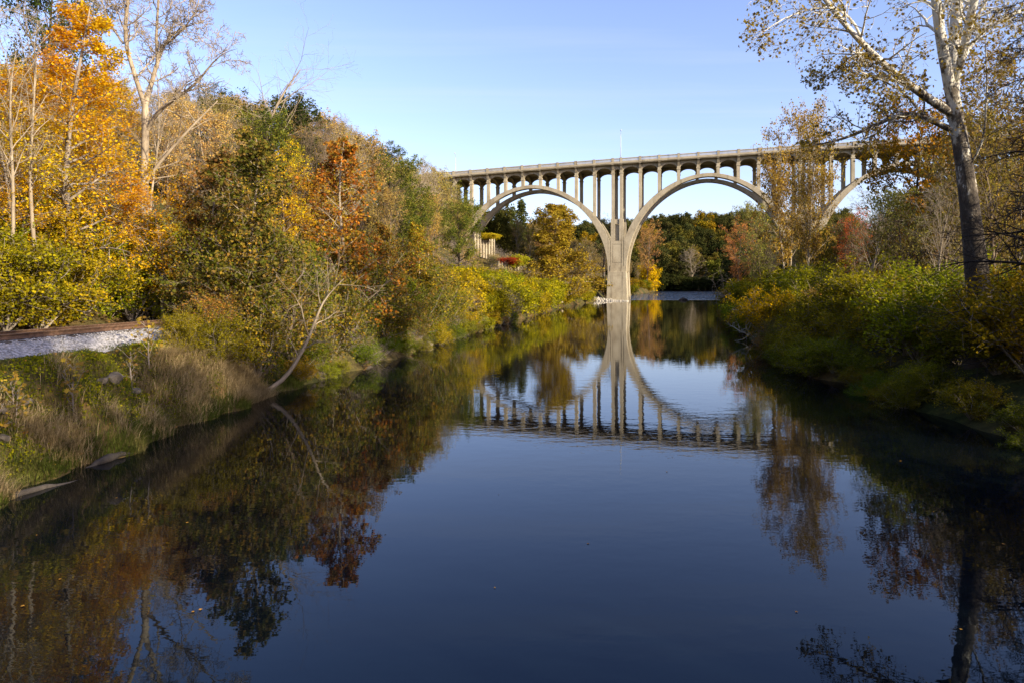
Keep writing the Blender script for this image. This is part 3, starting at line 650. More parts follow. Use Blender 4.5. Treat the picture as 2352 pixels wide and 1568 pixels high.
for kind, name, xp, Y, h, tint, label, rz, sq in hand:
    bark = (.45, .42, .40) if 'dark twiggy' in label else ((.62, .55, .47) if name in ('sycamore_tree', 'half_bare_tree') else ((.58, .51, .43) if name == 'bare_tree' else None))
    place(kind, name, label, {'maple_tree': 'maple tree', 'sycamore_tree': 'sycamore tree', 'oak_tree': 'oak tree', 'bare_tree': 'bare tree', 'yellow_shrub': 'shrub'}.get(name, 'tree'),
          at(xp, Y), Y, h, rz, tint or (1, 1, 1), None, sq, bark)

# big white sycamore on the right bank
def hero(name, label, cat, lines, bark, leafm, base, seed, per2, l2, per3, l3, nl, lsize, star, per4=0, drop=0., thick=1.0, leaf_tint=None):
    rng = np.random.default_rng(seed); o = empty(name, base); tag(o, label, cat)
    Ps, Rs = [], []
    for pts, rad in lines:
        q = resample(pts, 14) - np.array(base); Ps.append(q); Rs.append(np.interp(np.linspace(0, 1, 14), np.linspace(0, 1, len(rad)), rad))
    P, R = np.array(Ps), np.array(Rs)
    link('trunk', wood_mesh('trunk', [(P[:1], R[:1], 16)], bark), o)
    for i in range(1, len(P)): link('limb', wood_mesh('limb', [(P[i:i + 1], R[i:i + 1], 12)], bark), o)
    A, B = (P[1:], R[1:])
    p2, r2, g2 = sprout(rng, A, B, per2, .15, 1., l2, 58, 8, .12, .16, .0, .42, .011 * thick, lambda t: 1.1 - .5 * t, np.minimum(np.linalg.norm(np.diff(A, axis=1), axis=2).sum(1), 9))
    p3, r3, g3 = sprout(rng, p2, r2, per3, .15, 1., l3, 52, 5, .02, .22, -drop, .6, .008 * thick, lambda t: 1.1 - .4 * t, g2)
    sets = [(p2, r2, 5), (p3, r3, 4)]; last = p3
    if per4:
        p4, r4, g4 = sprout(rng, p3, r3, per4, .15, 1., .5, 48, 4, .0, .25, -drop, .8, .006 * thick, None, g3); sets.append((p4, r4, 3)); last = p4
    link('branches', wood_mesh('branches', sets, bark), o)
    if leafm: 
        c = link('crown', leaf_mesh('crown', leaves(rng, last, nl, lsize, .2, .8, .2, star), leafm), o)
        if leaf_tint: c.color = (*leaf_tint, 1)
    if not leafm:
        for c in o.children: c.color = (.66, .58, .49, 1)
    return o
def pl(pts, Y, dy=()):
    dy = list(dy) + [0] * (len(pts) - len(dy)); return [px(x, y, Y + d) for (x, y), d in zip(pts, dy)]
SY = 31.0
base = px(2255, 735, SY); base[2] = gz(base[0], base[1]) - .2
syc_lines = [
 ([tuple(base)] + pl([(2250, 690), (2237, 560), (2224, 450), (2212, 350), (2197, 285), (2188, 220), (2180, 175)], SY), [.80, .60, .50, .44, .39, .35, .31, .26]),
 (pl([(2184, 215), (2172, 150), (2160, 90), (2152, 20), (2140, -90), (2110, -230), (2090, -380)], SY, (0, -.3, -.6, -1, -1.5, -2, -2.5)), [.24, .22, .20, .18, .14, .08, .03]),
 (pl([(2188, 220), (2190, 150), (2194, 80), (2198, 0), (2205, -120), (2200, -280), (2215, -430)], SY, (0, .3, .6, 1, 1.4, 2, 2.5)), [.27, .25, .23, .20, .15, .08, .03]),
 (pl([(2190, 200), (2205, 150), (2222, 80), (2235, 10), (2270, -110), (2310, -250)], SY, (0, -.4, -.8, -1.2, -2, -2.6)), [.18, .17, .15, .13, .09, .03]),
 (pl([(2186, 262), (2160, 245), (2100, 205), (2030, 150), (1975, 95), (1925, 40), (1880, -20), (1820, -110)], SY, (0, 0, -.3, -.7, -1.2, -1.6, -2, -2.6)), [.20, .18, .16, .14, .12, .10, .08, .03]),
 (pl([(2184, 298), (2160, 288), (2120, 265), (2090, 255), (2040, 273), (1985, 300), (1925, 325), (1860, 335)], SY, (0, 0, .3, .5, .8, 1.0, 1.3, 1.8)), [.14, .13, .12, .10, .085, .07, .05, .02]),
 (pl([(2203, 150), (2240, 85), (2300, 45), (2380, 10), (2450, -30)], SY, (0, .4, .9, 1.4, 2)), [.10, .09, .08, .06, .02]),
 (pl([(2120, 265), (2080, 215), (2020, 180), (1960, 160)], SY, (.3, -.6, -1.2, -2)), [.06, .05, .04, .015]),
 (pl([(2060, 172), (2000, 148), (1930, 155), (1870, 190)], SY, (-.4, .5, 1.2, 2)), [.06, .05, .04, .012]),
 (pl([(1985, 105), (1960, 40), (1900, 10), (1800, 40), (1730, 90)], SY, (-1, -1.4, -2, -2.4, -2.6)), [.06, .05, .045, .03, .01]),
 (pl([(2215, 400), (2260, 330), (2268, 200), (2262, 60)], SY, (0, -.6, -1, -1.4)), [.05, .045, .035, .012]),
]
hero('sycamore_tree', 'huge white-barked sycamore with mottled trunk leaning over the right bank', 'sycamore tree', syc_lines, M['sycbark'], M['syc_gold'], tuple(base), 5, 17, .36, 6, .48, 2, .135, True, 4, .03, leaf_tint=(.72, .76, .6))
BYD = 44.0
b2 = px(333, 640, BYD); b2[2] = gz(b2[0], b2[1]) - .2
bare_lines = [
 ([tuple(b2)] + pl([(331, 480), (333, 350), (335, 290), (333, 240)], BYD), [.34, .28, .25, .23, .20]),
 (pl([(333, 245), (315, 190), (300, 140), (283, 95), (290, 40), (300, -60), (310, -170)], BYD, (0, -.3, -.6, -.8, -1.2, -2, -2.5)), [.15, .14, .12, .11, .09, .05, .02]),
 (pl([(283, 100), (255, 60), (235, 10), (222, -60)], BYD, (-.8, -.6, 0, .5)), [.07, .06, .04, .015]),
 (pl([(335, 240), (348, 190), (360, 150), (372, 110), (395, 75), (430, 60), (465, 50)], BYD, (0, .4, .8, 1, 1.2, 1.6, 2)), [.16, .15, .13, .11, .08, .05, .015]),
 (pl([(362, 140), (358, 90), (362, 30), (368, -50), (372, -150)], BYD, (.8, .8, .6, .4, 0)), [.09, .08, .07, .05, .015]),
 (pl([(338, 300), (355, 262), (385, 238), (425, 213), (455, 190), (490, 140), (520, 115), (545, 112)], BYD, (0, -.2, -.5, -.8, -1, -1.4, -1.8, -2)), [.13, .12, .11, .09, .075, .055, .03, .01]),
 (pl([(375, 108), (420, 70), (455, 20), (460, -40)], BYD, (1, .2, -.6, -1)), [.07, .06, .04, .012]),
]
hero('bare_tree', 'large leafless forked tree towering over the hillside wood', 'bare tree', bare_lines, M['palebark'], None, tuple(b2), 8, 15, .36, 8, .45, 0, .1, False, 7, thick=1.9)
# leaning dead trunk across the hillside, pale leaning trunk before the oak, leaning pale trunk over the water
def snag(name, label, cat, pts, rad, bark, seed, per=9, l2=.28, tint=(.55, .48, .40)):
    rng = np.random.default_rng(seed); b = tuple(pts[0]); q = resample(pts, 14) - np.array(b); o = empty(name, b); tag(o, label, cat)
    R = np.interp(np.linspace(0, 1, 14), np.linspace(0, 1, len(rad)), rad)
    link('trunk', wood_mesh('trunk', [(q[None], R[None], 10)], bark), o)
    p2, r2, g2 = sprout(rng, q[None], R[None], per, .3, 1., l2, 48, 6, .15, .14, .02, .5, .01); p3, r3, g3 = sprout(rng, p2, r2, 6, .2, 1., .45, 45, 4, .05, .18, 0, .6, .008)
    p4, r4, g4 = sprout(rng, p3, r3, 4, .2, 1., .5, 45, 3, .05, .2, 0, .6, .006)
    link('branches', wood_mesh('branches', [(p2, r2, 5), (p3, r3, 4), (p4, r4, 3)], bark), o)
    for c in o.children: c.color = (*tint, 1)
    return o
def gp(x, Y): X = at(x, Y); return (X, Y, gz(X, Y) - .2)
snag('leaning_dead_tree', 'grey dead trunk leaning diagonally to the right below the forked bare tree', 'dead tree', [gp(262, 41)] + pl([(330, 415), (400, 335), (450, 280), (500, 232)], 41, (.5, 1, 1.5, 2)), [.16, .14, .11, .08, .04], M['palebark'], 3)
snag('pale_leaning_tree', 'pale leaning bare trunk in front of the dark hilltop oak', 'bare tree', [gp(598, 76)] + pl([(606, 330), (622, 270), (648, 215), (690, 160)], 76, (0, .5, 1, 1.5)), [.24, .20, .17, .13, .05], M['palebark'], 4, 11, .4)
X0 = at(603, 33.5)
snag('leaning_bank_tree', 'pale trunk leaning right over the water from the bank corner', 'leaning tree', [(X0, 33.5, .15)] + pl([(655, 872), (690, 815), (715, 765), (740, 690), (790, 640)], 34, (0, .3, .6, .8, 1)), [.13, .105, .085, .07, .045, .015], M['palebark'], 6, 8, .36)
snag('leaning_bank_tree', 'grey forked stem leaning right behind the pale leaning trunk', 'leaning tree', [(at(575, 34.5), 34.5, .5)] + pl([(610, 860), (650, 800), (672, 745), (690, 660)], 35, (0, .3, .6, 1)), [.11, .10, .08, .06, .02], M['bark'], 7, 9, .45)

# woods on the left hillside: individual trees by kind
def in_view(X, Y, z=8, lo=-120, hi=2450): xp = HX + F * X / Y; return lo < xp < hi
placed = []
def scatter(n, ygen, dgen, mind, side, rng):
    out = []; tries = 0
    while len(out) < n and tries < n * 60:
        tries += 1; Y = ygen(rng); d = dgen(rng); X = float(XL(Y) - d) if side == 'L' else float(XR(Y) + d)
        if not in_view(X, Y): continue
        m = mind(Y)
        if all((X - a) ** 2 + (Y - b) ** 2 > m * m for a, b in placed[-4000:]):
            out.append((X, Y, d)); placed.append((X, Y))
    return out
# shrubs along the railway (behind the rail) and hillside foot
rng = np.random.default_rng(103)
for X, Y, d in scatter(54, lambda r: r.uniform(23, 58), lambda r: r.uniform(9.7, 14.5), lambda Y: 1.25, 'L', rng):
    place('bush%d' % rng.integers(3), 'green_shrub', 'yellow-green leafy shrub in the thicket lining the far side of the railway', 'shrub', X, Y, rng.uniform(2.4, 4.2), None,
          (rng.uniform(.85, 1.7), rng.uniform(.95, 1.35), 1), 'shrubs lining the railway', 1.1, rng=rng)
rng = np.random.default_rng(101)
wood_lab = {
 'half': ('half_bare_tree', 'tree', 'half-bare brown-leaved tree in the wood on the steep left hillside', 'half-bare trees on the left hillside'),
 'bare': ('bare_tree', 'bare tree', 'leafless grey tree in the wood on the steep left hillside', 'leafless trees on the left hillside'),
 'oak': ('oak_tree', 'oak tree', 'olive green oak in the wood on the steep left hillside', 'oaks on the left hillside'),
 'maple2': ('maple_tree', 'maple tree', 'orange-yellow maple in the wood on the left hillside', 'maples on the left hillside'),
 'sycA': ('sycamore_tree', 'sycamore tree', 'mixed olive young sycamore in the wood on the left hillside', 'young sycamores on the left hillside'),
}
def wood_tree(k, X, Y, h, tint, rng, lab=wood_lab):
    base_k = k.rstrip('0123456789') if k not in ('maple2',) else k
    if k == 'baretall': base_k = 'bare'
    n, c, l, g = lab[base_k]
    place(k, n, l, c, X, Y, h, None, tint, g, rng.uniform(.9, 1.15), (.68, .6, .51), rng=rng)
SKYX = [-100, 0, 120, 250, 330, 560, 700, 790, 880, 930, 985, 1060, 1300]; SKYY = [170, 175, 165, 190, 225, 245, 275, 300, 318, 350, 405, 440, 450]
def cap_h(X, Y, h):
    xp = HX + F * X / Y; return min(h, CAMH - (np.interp(xp, SKYX, SKYY) - HY) / F * Y - gz(X, Y))
for X, Y, d in scatter(215, lambda r: r.uniform(26, 222) ** 1.0 if r.random() < .5 else r.uniform(26, 110), lambda r: r.uniform(11.5, 70), lambda Y: 2.9 + .006 * Y, 'L', rng):
    xp = HX + F * X / Y; u = rng.random()
    if xp < 330: k = 'maple2' if u < .42 else ('half%d' % rng.integers(3) if u < .75 else ('baretall' if u < .9 else 'bare%d' % rng.integers(3)))
    elif xp < 760: k = 'half%d' % rng.integers(3) if u < .48 else ('bare%d' % rng.integers(3) if u < .82 else ('sycA' if u < .90 else ('oak%d' % rng.integers(2) if u < .95 else 'maple2')))
    else: k = 'half%d' % rng.integers(3) if u < .58 else ('bare%d' % rng.integers(3) if u < .85 else 'oak%d' % rng.integers(2))
    t = rng.uniform(.75, 1.35); tint = (t * rng.uniform(.9, 1.2), t, t * rng.uniform(.7, 1.0))
    if k.startswith('oak'): tint = (2.2 * t, 1.9 * t, 1.3 * t)
    if k == 'maple2': tint = (1, rng.uniform(.85, 1.25), 1)
    h = cap_h(X, Y, (8 + 4.5 * rng.random()) * (1 + .0016 * Y))
    if h < 4.5 or (xp > 1070 and Y > 110): continue
    wood_tree(k, X, Y, h, tint, rng)

for X, Y, d in scatter(70, lambda r: r.uniform(45, 215), lambda r: r.uniform(10, 45), lambda Y: 2.2, 'L', rng):
    place(['brushleaf', 'brush0', 'brush1'][rng.integers(3)], 'brushwood_bush', 'tangled brown brushwood bush covering the left hillside', 'bush', X, Y, rng.uniform(2.5, 4.5), None,
          (rng.uniform(.9, 1.3), 1, .8), 'brushwood bushes on the left hillside', 1.15, rng=rng)
# bank shrubs, left
for X, Y, d in scatter(34, lambda r: r.uniform(34.5, 68), lambda r: r.uniform(.7, 4.2), lambda Y: 1.9, 'L', rng):
    u = rng.random(); place('thicket%d' % rng.integers(2), 'thicket_shrub', 'tall olive and rust mottled shrub in the thicket under the bank sycamores', 'shrub', X, Y, rng.uniform(3.2, 6.0), None,
          (rng.uniform(.75, 1.05), rng.uniform(.85, 1.1), .7), 'shrubs under the bank sycamores', 1.0, rng=rng)
for X, Y, d in scatter(75, lambda r: r.uniform(37, 205), lambda r: r.uniform(.3, 3.8), lambda Y: 1.35 + .006 * Y, 'L', rng):
    xp = HX + F * X / Y; u = rng.random()
    yel = sstep(880, 1010, xp)
    if u < .22: place('brush%d' % rng.integers(2), 'bare_shrub', 'leafless twiggy shrub at the left waterline', 'shrub', X, Y, rng.uniform(1.8, 3.0), None, (1, 1, 1), 'leafless shrubs along the left bank', 1.1, rng=rng)
    else: place('bush%d' % rng.integers(3), 'bank_shrub', 'yellow-green shrub overhanging the left waterline', 'shrub', X, Y, rng.uniform(1.7, 3.4) * (1 + .002 * Y), None,
                (.65 + .95 * yel * rng.uniform(.7, 1.2), .75 + .55 * yel, .9), 'shrubs along the left bank', 1.15, rng=rng)
for X, Y, d in scatter(26, lambda r: r.uniform(58, 150), lambda r: r.uniform(5, 13), lambda Y: 2.2, 'L', rng):
    place('bush%d' % rng.integers(3), 'hillside_shrub', 'bright green shrub between the railway and the left hillside brush', 'shrub', X, Y, rng.uniform(2.5, 4.5), None,
          (rng.uniform(.8, 1.5), 1.1, .9), 'bright shrubs at the hillside foot', 1.2, rng=rng)

for i, (Y, d, h, k) in enumerate([(29.5, 1.9, 1.5, 'bush0'), (31.0, 1.5, 2.2, 'bush1'), (32.3, 2.2, 2.8, 'thicket0'), (33.4, 1.4, 2.2, 'bush2'), (30.6, 2.6, 1.3, 'bush1'), (34.2, 2.6, 3.2, 'thicket1')]):
    place(k, 'bank_shrub', ['low green shrub over the ballast end nearest the rail', 'green shrub on the bank left of the leaning trunk', 'mottled shrub hiding the far end of the ballast', 'green shrub right behind the dry grass clump', 'small green shrub on the ballast shoulder', 'tall mottled shrub behind the leaning pale trunk'][i], 'shrub', float(XL(Y) - d), Y, h, i, (1.05, .85, .9))
rng = np.random.default_rng(115)
for i in range(16):
    X = 96 + 5.2 * i + rng.uniform(-1.5, 1.5); Y = 508 + rng.uniform(-2, 4); place('far%d' % (i % 3), 'waterside_tree', 'dark low tree at the far end of the river', 'tree', X, Y, rng.uniform(8, 12), None, (.8, .85, .8), 'low trees at the river end', 1.5, rng=rng)
for i in range(22):
    Y = 228 + 12 * i + rng.uniform(-3, 3); X = float(XL(Y) - rng.uniform(.8, 4)); place('bushfar%d' % (i % 2), 'far_bank_shrub', 'olive shrub on the far left bank beyond the pier', 'shrub', X, Y, rng.uniform(2.5, 5), None, (rng.uniform(.7, 1.3), .8, .9), 'shrubs beyond the pier', 1.2, rng=rng)
for X, Y, d in scatter(44, lambda r: r.uniform(36, 100), lambda r: r.uniform(-.35, .9), lambda Y: .9, 'L', rng):
    place(['bush0', 'bush1', 'brush0', 'thicket0'][rng.integers(4)], 'bank_shrub', 'low shrub at the left waterline', 'shrub', X, Y, rng.uniform(.9, 1.8), None, (rng.uniform(.7, 1.3), rng.uniform(.8, 1.1), .9), 'low shrubs at the left waterline', 1.2, rng=rng)
for X, Y, d in scatter(60, lambda r: 22 + 100 * r.random() ** 1.6, lambda r: r.uniform(-.9, .9), lambda Y: 1.1, 'R', rng):
    if 57 < Y < 73: continue
    place(['bush0', 'bush1', 'bush2', 'thicket0'][rng.integers(4 if Y > 45 else 3)], 'bank_shrub', 'low shrub overhanging the right waterline', 'shrub', X, Y, rng.uniform(1.5, 2.8) * (.6 if Y < 38 else 1), None, (rng.uniform(.6, 1.1), rng.uniform(.65, .9), .9), 'low shrubs overhanging the right waterline', 1.3, rng=rng)
# right bank: shrub mass, brush and trees behind
rng = np.random.default_rng(105)
for X, Y, d in scatter(70, lambda r: 23 + 150 * r.random() ** 2.0, lambda r: r.uniform(.5, 7.5), lambda Y: 1.45 + .012 * Y, 'R', rng):
    place('bush%d' % rng.integers(3) if rng.random() < .8 or Y < 48 else 'thicket%d' % rng.integers(2), 'bank_shrub', 'dense green shrub in the thicket along the right bank', 'shrub', X, Y, rng.uniform(2.2, 4.6), None,
          (rng.uniform(.85, 1.25), rng.uniform(.8, 1.0), .9), 'shrubs in the thicket along the right bank', 1.2, rng=rng)
place('bush0', 'yellow_shrub', 'bright yellow shrub topping the right bank thicket near the pale-stemmed sycamores', 'shrub', at(1765, 62), 62, 4.4, 1, (2.3, 1.5, .5))
rlab = {
 'half': ('half_bare_tree', 'tree', 'half-bare brown tree in the wood on the flat right bank', 'half-bare trees on the right bank'),
 'bare': ('bare_tree', 'bare tree', 'leafless pale tree in the wood on the flat right bank', 'leafless trees on the right bank'),
 'oak': ('oak_tree', 'oak tree', 'green-brown oak in the wood on the flat right bank', 'oaks on the right bank'),
 'maple2': ('maple_tree', 'maple tree', 'orange maple in the wood on the flat right bank', 'maples on the right bank'),
 'sycC': ('sycamore_tree', 'sycamore tree', 'golden sycamore in the wood on the flat right bank', 'sycamores on the right bank'),
}
for X, Y, d in scatter(85, lambda r: r.uniform(42, 210), lambda r: r.uniform(6, 120), lambda Y: 3.6 + .01 * Y, 'R', rng):
    xp = HX + F * X / Y
    u = rng.random(); k = 'half%d' % rng.integers(3) if u < .55 else ('bare%d' % rng.integers(3) if u < .78 else 'oak%d' % rng.integers(2))
    h = rng.uniform(7.5, 11) * (1 + .003 * Y)
    if xp < 2040: h = min(h, CAMH + (HY - np.interp(xp, [1700, 1850, 1900, 2000, 2040], [560, 560, 545, 520, 440])) / F * Y - gz(X, Y) + .5)
    if h < 3.5: continue
    t = rng.uniform(.4, .75); tint = (t * .95, t, t * .6)  # olive-brown tint also lowered: dim light on this wood put into the colour
    if k.startswith('oak'): tint = (2.6 * t, 1.9 * t, t)
    wood_tree(k, X, Y, h, tint, rng, rlab)
for X, Y, d in scatter(40, lambda r: r.uniform(34, 120), lambda r: r.uniform(6, 40), lambda Y: 2.0, 'R', rng):
    place(['brushleaf', 'brush0', 'brush1'][rng.integers(3)], 'brushwood_bush', 'tangled leafless brushwood under the right bank trees', 'bush', X, Y, rng.uniform(2.5, 4.5), None,
          (.45, .55, .4), 'brushwood on the right bank', 1.15, rng=rng)
for i, (xp, Y, h, k, tint, lab) in enumerate([
    (2060, 120, 15, 'half0', (.55, .42, .3), 'dark brown half-bare tree under the far right arch'), (2105, 105, 16, 'oak0', (2.2, 1.3, .7), 'brown oak behind the rusty oak crown'),
    (2150, 130, 20, 'half2', (.6, .5, .3), 'tall brown half-bare tree just left of the huge sycamore trunk'), (2200, 110, 17, 'oak1', (1.6, 1.1, .7), 'dark olive oak hidden behind the huge sycamore trunk'),
    (2250, 135, 22, 'half1', (.7, .5, .3), 'tall brown tree right of the huge sycamore trunk'), (2300, 115, 20, 'oak0', (1.5, 1.0, .6), 'dark brown oak near the right photo edge'),
    (2340, 95, 17, 'half0', (.6, .5, .35), 'brown half-bare tree touching the right photo edge'), (2030, 95, 9.5, 'oak1', (1.3, 1.0, .7), 'low dark oak beside the dull red tree')]):
    place(k, 'oak_tree' if k[0] == 'o' else 'half_bare_tree', lab, 'oak tree' if k[0] == 'o' else 'tree', at(xp, Y), Y, h, i * 1.1, tint, None, 1.0, (.68, .6, .51))
# trees on the right bank just outside the frame: they shade the near banks
for i, (X, Y, h, k, lab) in enumerate([(31, 3, 17, 'oak0', 'shorter leafy tree just beyond the right photo edge'), (37, 13, 15, 'oak1', 'small leafy tree beyond the right photo edge behind the thicket'), (29, -8, 22, 'half1', 'tall sparse tree on the right bank beside the viewpoint'), (40, -8, 22, 'oak1', 'tall leafy tree on the right bank behind the viewpoint')]):
    place(k, 'bank_tree', lab, 'tree', X, Y, h, i * 1.3, (1.5, 1.2, 1), 'trees shading the right bank')

# far banks and wooded hill beyond the bridge
rng = np.random.default_rng(107)
def far_tree(X, Y, h, tint, lab, grp, name='far_tree', k=None):
    place(k or 'far%d' % rng.integers(3), name, lab, 'tree', X, Y, h, None, tint, grp, rng.uniform(.95, 1.25), rng=rng)
cnt = 0; tries = 0; fp = []
while cnt < 250 and tries < 30000:
    tries += 1; Y = rng.uniform(512, 775); xp = rng.uniform(1215, 1960); X = at(xp, Y)
    if any((X - a) ** 2 + (Y - b) ** 2 < 7.8 ** 2 for a, b in fp): continue
    fp.append((X, Y)); cnt += 1
    t = rng.uniform(.8, 1.3); tint = (t * 1.05, t, t)
    lab, g = 'dark green tree in the wood on the far hill', 'trees on the far wooded hill'
    if rng.random() < .04: tint = (4.0, 2.5, .6); lab, g = 'yellow-orange tree among the dark green ones on the far hill', 'yellow trees on the far wooded hill'
    elif rng.random() < .3: tint = (2.0, 1.6, 1.0)
    far_tree(X, Y, rng.uniform(17, 24), tint, lab, g, 'hill_tree')
cnt = 0; tries = 0
while cnt < 95 and tries < 9000:
    tries += 1; Y = rng.uniform(235, 505); side = rng.random() < .35
    X = float(XL(Y) - rng.uniform(4, 45)) if side else float(XR(Y) + rng.uniform(1, 60))
    if not in_view(X, Y, lo=1150) or any((X - a) ** 2 + (Y - b) ** 2 < 6.5 ** 2 for a, b in fp): continue
    fp.append((X, Y)); cnt += 1; t = rng.uniform(.7, 1.1)
    if side: far_tree(X, Y, rng.uniform(10, 17), (.75 * t, .7 * t, .6), 'brown-tinged tree on the far left bank behind the pier', 'trees on the far left bank', 'far_bank_tree', k='half%d' % rng.integers(3))
    else: far_tree(X, Y, rng.uniform(11, 17), (t, t, t), 'dark tree crowding the far right bank beyond the bridge', 'trees on the far right bank', 'far_bank_tree')
# trees on the hill behind the left end of the bridge
cnt = 0; tries = 0
while cnt < 26 and tries < 3000:
    tries += 1; Y = rng.uniform(236, 300); xp = rng.uniform(960, 1240); X = at(xp, Y)
    if any((X - a) ** 2 + (Y - b) ** 2 < 6 ** 2 for a, b in fp): continue
    fp.append((X, Y)); cnt += 1; t = rng.uniform(.9, 1.3)
    far_tree(X, Y, rng.uniform(9, 14), (1.5 * t, 1.25 * t, .9), 'olive tree on the hill behind the left end of the bridge', 'trees behind the left bridge end')
for i, (s, w, h) in enumerate([(-60, -9, 17), (-66, -6, 16), (-72, -10, 15), (-54, -12, 16)]):
    p = bw(s, w); place('half%d' % (i % 3), 'half_bare_tree', ['brown-leaved tree hiding the left end columns of the bridge', 'brown tree touching the bridge railing at its left end', 'bushy brown tree just left of the bridge end', 'thin brown tree before the leftmost arch foot'][i], 'tree', p[0], p[1], h, i, (1.1, .95, .8))

# ------------------------------------------------------------------ railway
RY = np.arange(6, 96, 1.0)
def RX(y): return np.interp(y, [-20, 10, 24, 31.4, 45, 60, 97], [-24, -20.2, -18.0, -16.5, -14.0, -11.9, -5.2])
RZ = 3.5
track = empty('railway_track', (float(RX(24)), 24, RZ)); tag(track, 'single rusty railway track on pale ballast along the left bank', 'railway track')
def rail_mesh(off):
    prof = [(-.075, 0), (.075, 0), (.075, .015), (.012, .035), (.012, .135), (.037, .145), (.037, .184), (-.037, .184), (-.037, .145), (-.012, .135), (-.012, .035), (-.075, .015)]
    n = len(prof); V = []; Fq = []
    for i, y in enumerate(RY):
        x = RX(y) + off
        for a, b in prof: V.append((x + a - track.location.x, y - 24, b * 1.05))
        if i: 
            for j in range(n): Fq.append(((i - 1) * n + j, (i - 1) * n + (j + 1) % n, i * n + (j + 1) % n, i * n + j))
    return mesh_np('rail', V, [np.array(Fq)], M['rail'])
for off in (0, -1.51):
    r = link('rail', rail_mesh(off), track)
    V = []; Fq = []
    for i, y in enumerate(RY):
        x = RX(y) + off - track.location.x
        V += [(x - .034, y - 24, .1962), (x + .034, y - 24, .1962)]
        if i: Fq.append((2 * i - 2, 2 * i - 1, 2 * i + 1, 2 * i))
    link('rail_head', mesh_np('rail_head', V, [np.array(Fq)], M['railtop']), r)
mb = MB(); mb.box(-1.35, 1.35, -.115, .115, -.17, -.004); sl = mb.mesh('sleeper', M['sleeper'], .012)
y = 8.0
while y < 60:
    o = link('sleeper', sl, track); o.location = (float(RX(y)) - .755 - track.location.x + RNG.normal(0, .03), y - 24, RNG.normal(0, .008) - .02)
    o.rotation_euler = (0, 0, -math.atan(float(RX(y + 1) - RX(y))) + RNG.normal(0, .01)); y += .55
# ballast: bed and loose stones
V = []; Fq = []
prof = [(2.3, -1.0), (1.05, -.12), (.4, -.035), (-1.9, -.035), (-3.1, -.08), (-4.1, -.45)]
for i, y in enumerate(RY):
    for a, b in prof: V.append((RX(y) + a + .12 * math.sin(y * 2.1), y, RZ + b))
    if i:
        for j in range(len(prof) - 1): Fq.append(((i - 1) * 6 + j, (i - 1) * 6 + j + 1, i * 6 + j + 1, i * 6 + j))
tag(link('ballast_bed', mesh_np('ballast_bed', V, [np.array(Fq)], M['gravel'])), 'pale gravel bed under the railway track', 'gravel', kind='stuff')
def stones(name, c, s, mat, rng, label, cat):
    m = len(c); oc = np.array([(1, 0, 0), (-1, 0, 0), (0, 1, 0), (0, -1, 0), (0, 0, 1), (0, 0, -1)], float)
    V = oc[None] * rng.uniform(.55, 1.1, (m, 6, 1)) + rng.normal(0, .22, (m, 6, 3))
    A = rng.normal(0, 1, (m, 3, 3)); Q, _ = np.linalg.qr(A); V = np.einsum('mij,mkj->mki', Q, V) * s[:, None, None]; V[:, :, 2] *= .75; V += c[:, None, :]
    f = np.array([(0, 2, 4), (2, 1, 4), (1, 3, 4), (3, 0, 4), (2, 0, 5), (1, 2, 5), (3, 1, 5), (0, 3, 5)])
    Fq = (np.arange(m) * 6)[:, None, None] + f[None]
    return tag(link(name, mesh_np(name, V.reshape(-1, 3), [Fq.reshape(-1, 3)], mat)), label, cat, kind='stuff')
rng = np.random.default_rng(109)
n = 15000; yy = 12 + 40 * rng.random(n) ** 1.3; oo = rng.uniform(-2.9, 1.95, n); keep = (np.abs(oo) > .12) & (np.abs(oo + 1.51) > .12)
yy, oo = yy[keep], oo[keep]; zz = np.interp(oo, [p[0] for p in prof][::-1], [p[1] for p in prof][::-1]) + RZ
stones('ballast_gravel', np.stack([RX(yy) + oo + .12 * np.sin(yy * 2.1), yy, zz + .01], 1), rng.uniform(.025, .065, len(yy)), M['gravel'], rng, 'loose grey-white ballast stones beside the rail', 'gravel')

# ------------------------------------------------------------------ near left bank: grass, weeds, litter, saplings, rocks, logs
def blades(name, X, Y, h, w, mat, rng, label, cat, bendf=.6):
    m = len(X); Z = ground(X, Y) - .03; c = np.stack([X, Y, Z], 1)
    az = rng.uniform(0, 6.28, m); d = np.stack([np.cos(az), np.sin(az), np.zeros(m)], 1); side = np.stack([-np.sin(az), np.cos(az), np.zeros(m)], 1)
    d = d + np.array([.35, -.25, 0]); b = (bendf * rng.uniform(.2, 1.2, m) * h)[:, None]
    up = np.array([0, 0, 1.])
    p1 = c + up * (h * .55)[:, None] + d * b * .35; p2 = c + up * (h * rng.uniform(.55, 1.0, m))[:, None] + d * b
    hw = (w / 2)[:, None]
    V = np.stack([c - side * hw, c + side * hw, p1 + side * hw * .8, p1 - side * hw * .8, p2], 1)
    i = (np.arange(m) * 5)[:, None]; r = rng.random(m)
    me = mesh_np(name, V.reshape(-1, 3), [i + np.array([[0, 1, 2, 3]]), i + np.array([[3, 2, 4]])], mat, np.concatenate([r, r]))
    return tag(link(name, me), label, cat, kind='stuff')
rng = np.random.default_rng(111)
def bank_pts(n, y0, y1, d0, d1, rng, clumps=None, sig=.35):
    if clumps:
        cy = rng.uniform(y0, y1, clumps); cd = rng.uniform(d0, d1, clumps); k = rng.integers(0, clumps, n)
        Y = cy[k] + rng.normal(0, sig, n); d = np.clip(cd[k] + rng.normal(0, sig, n), d0 - .2, d1 + .3)
    else: Y = rng.uniform(y0, y1, n); d = rng.uniform(d0, d1, n)
    return XL(Y) - d, Y
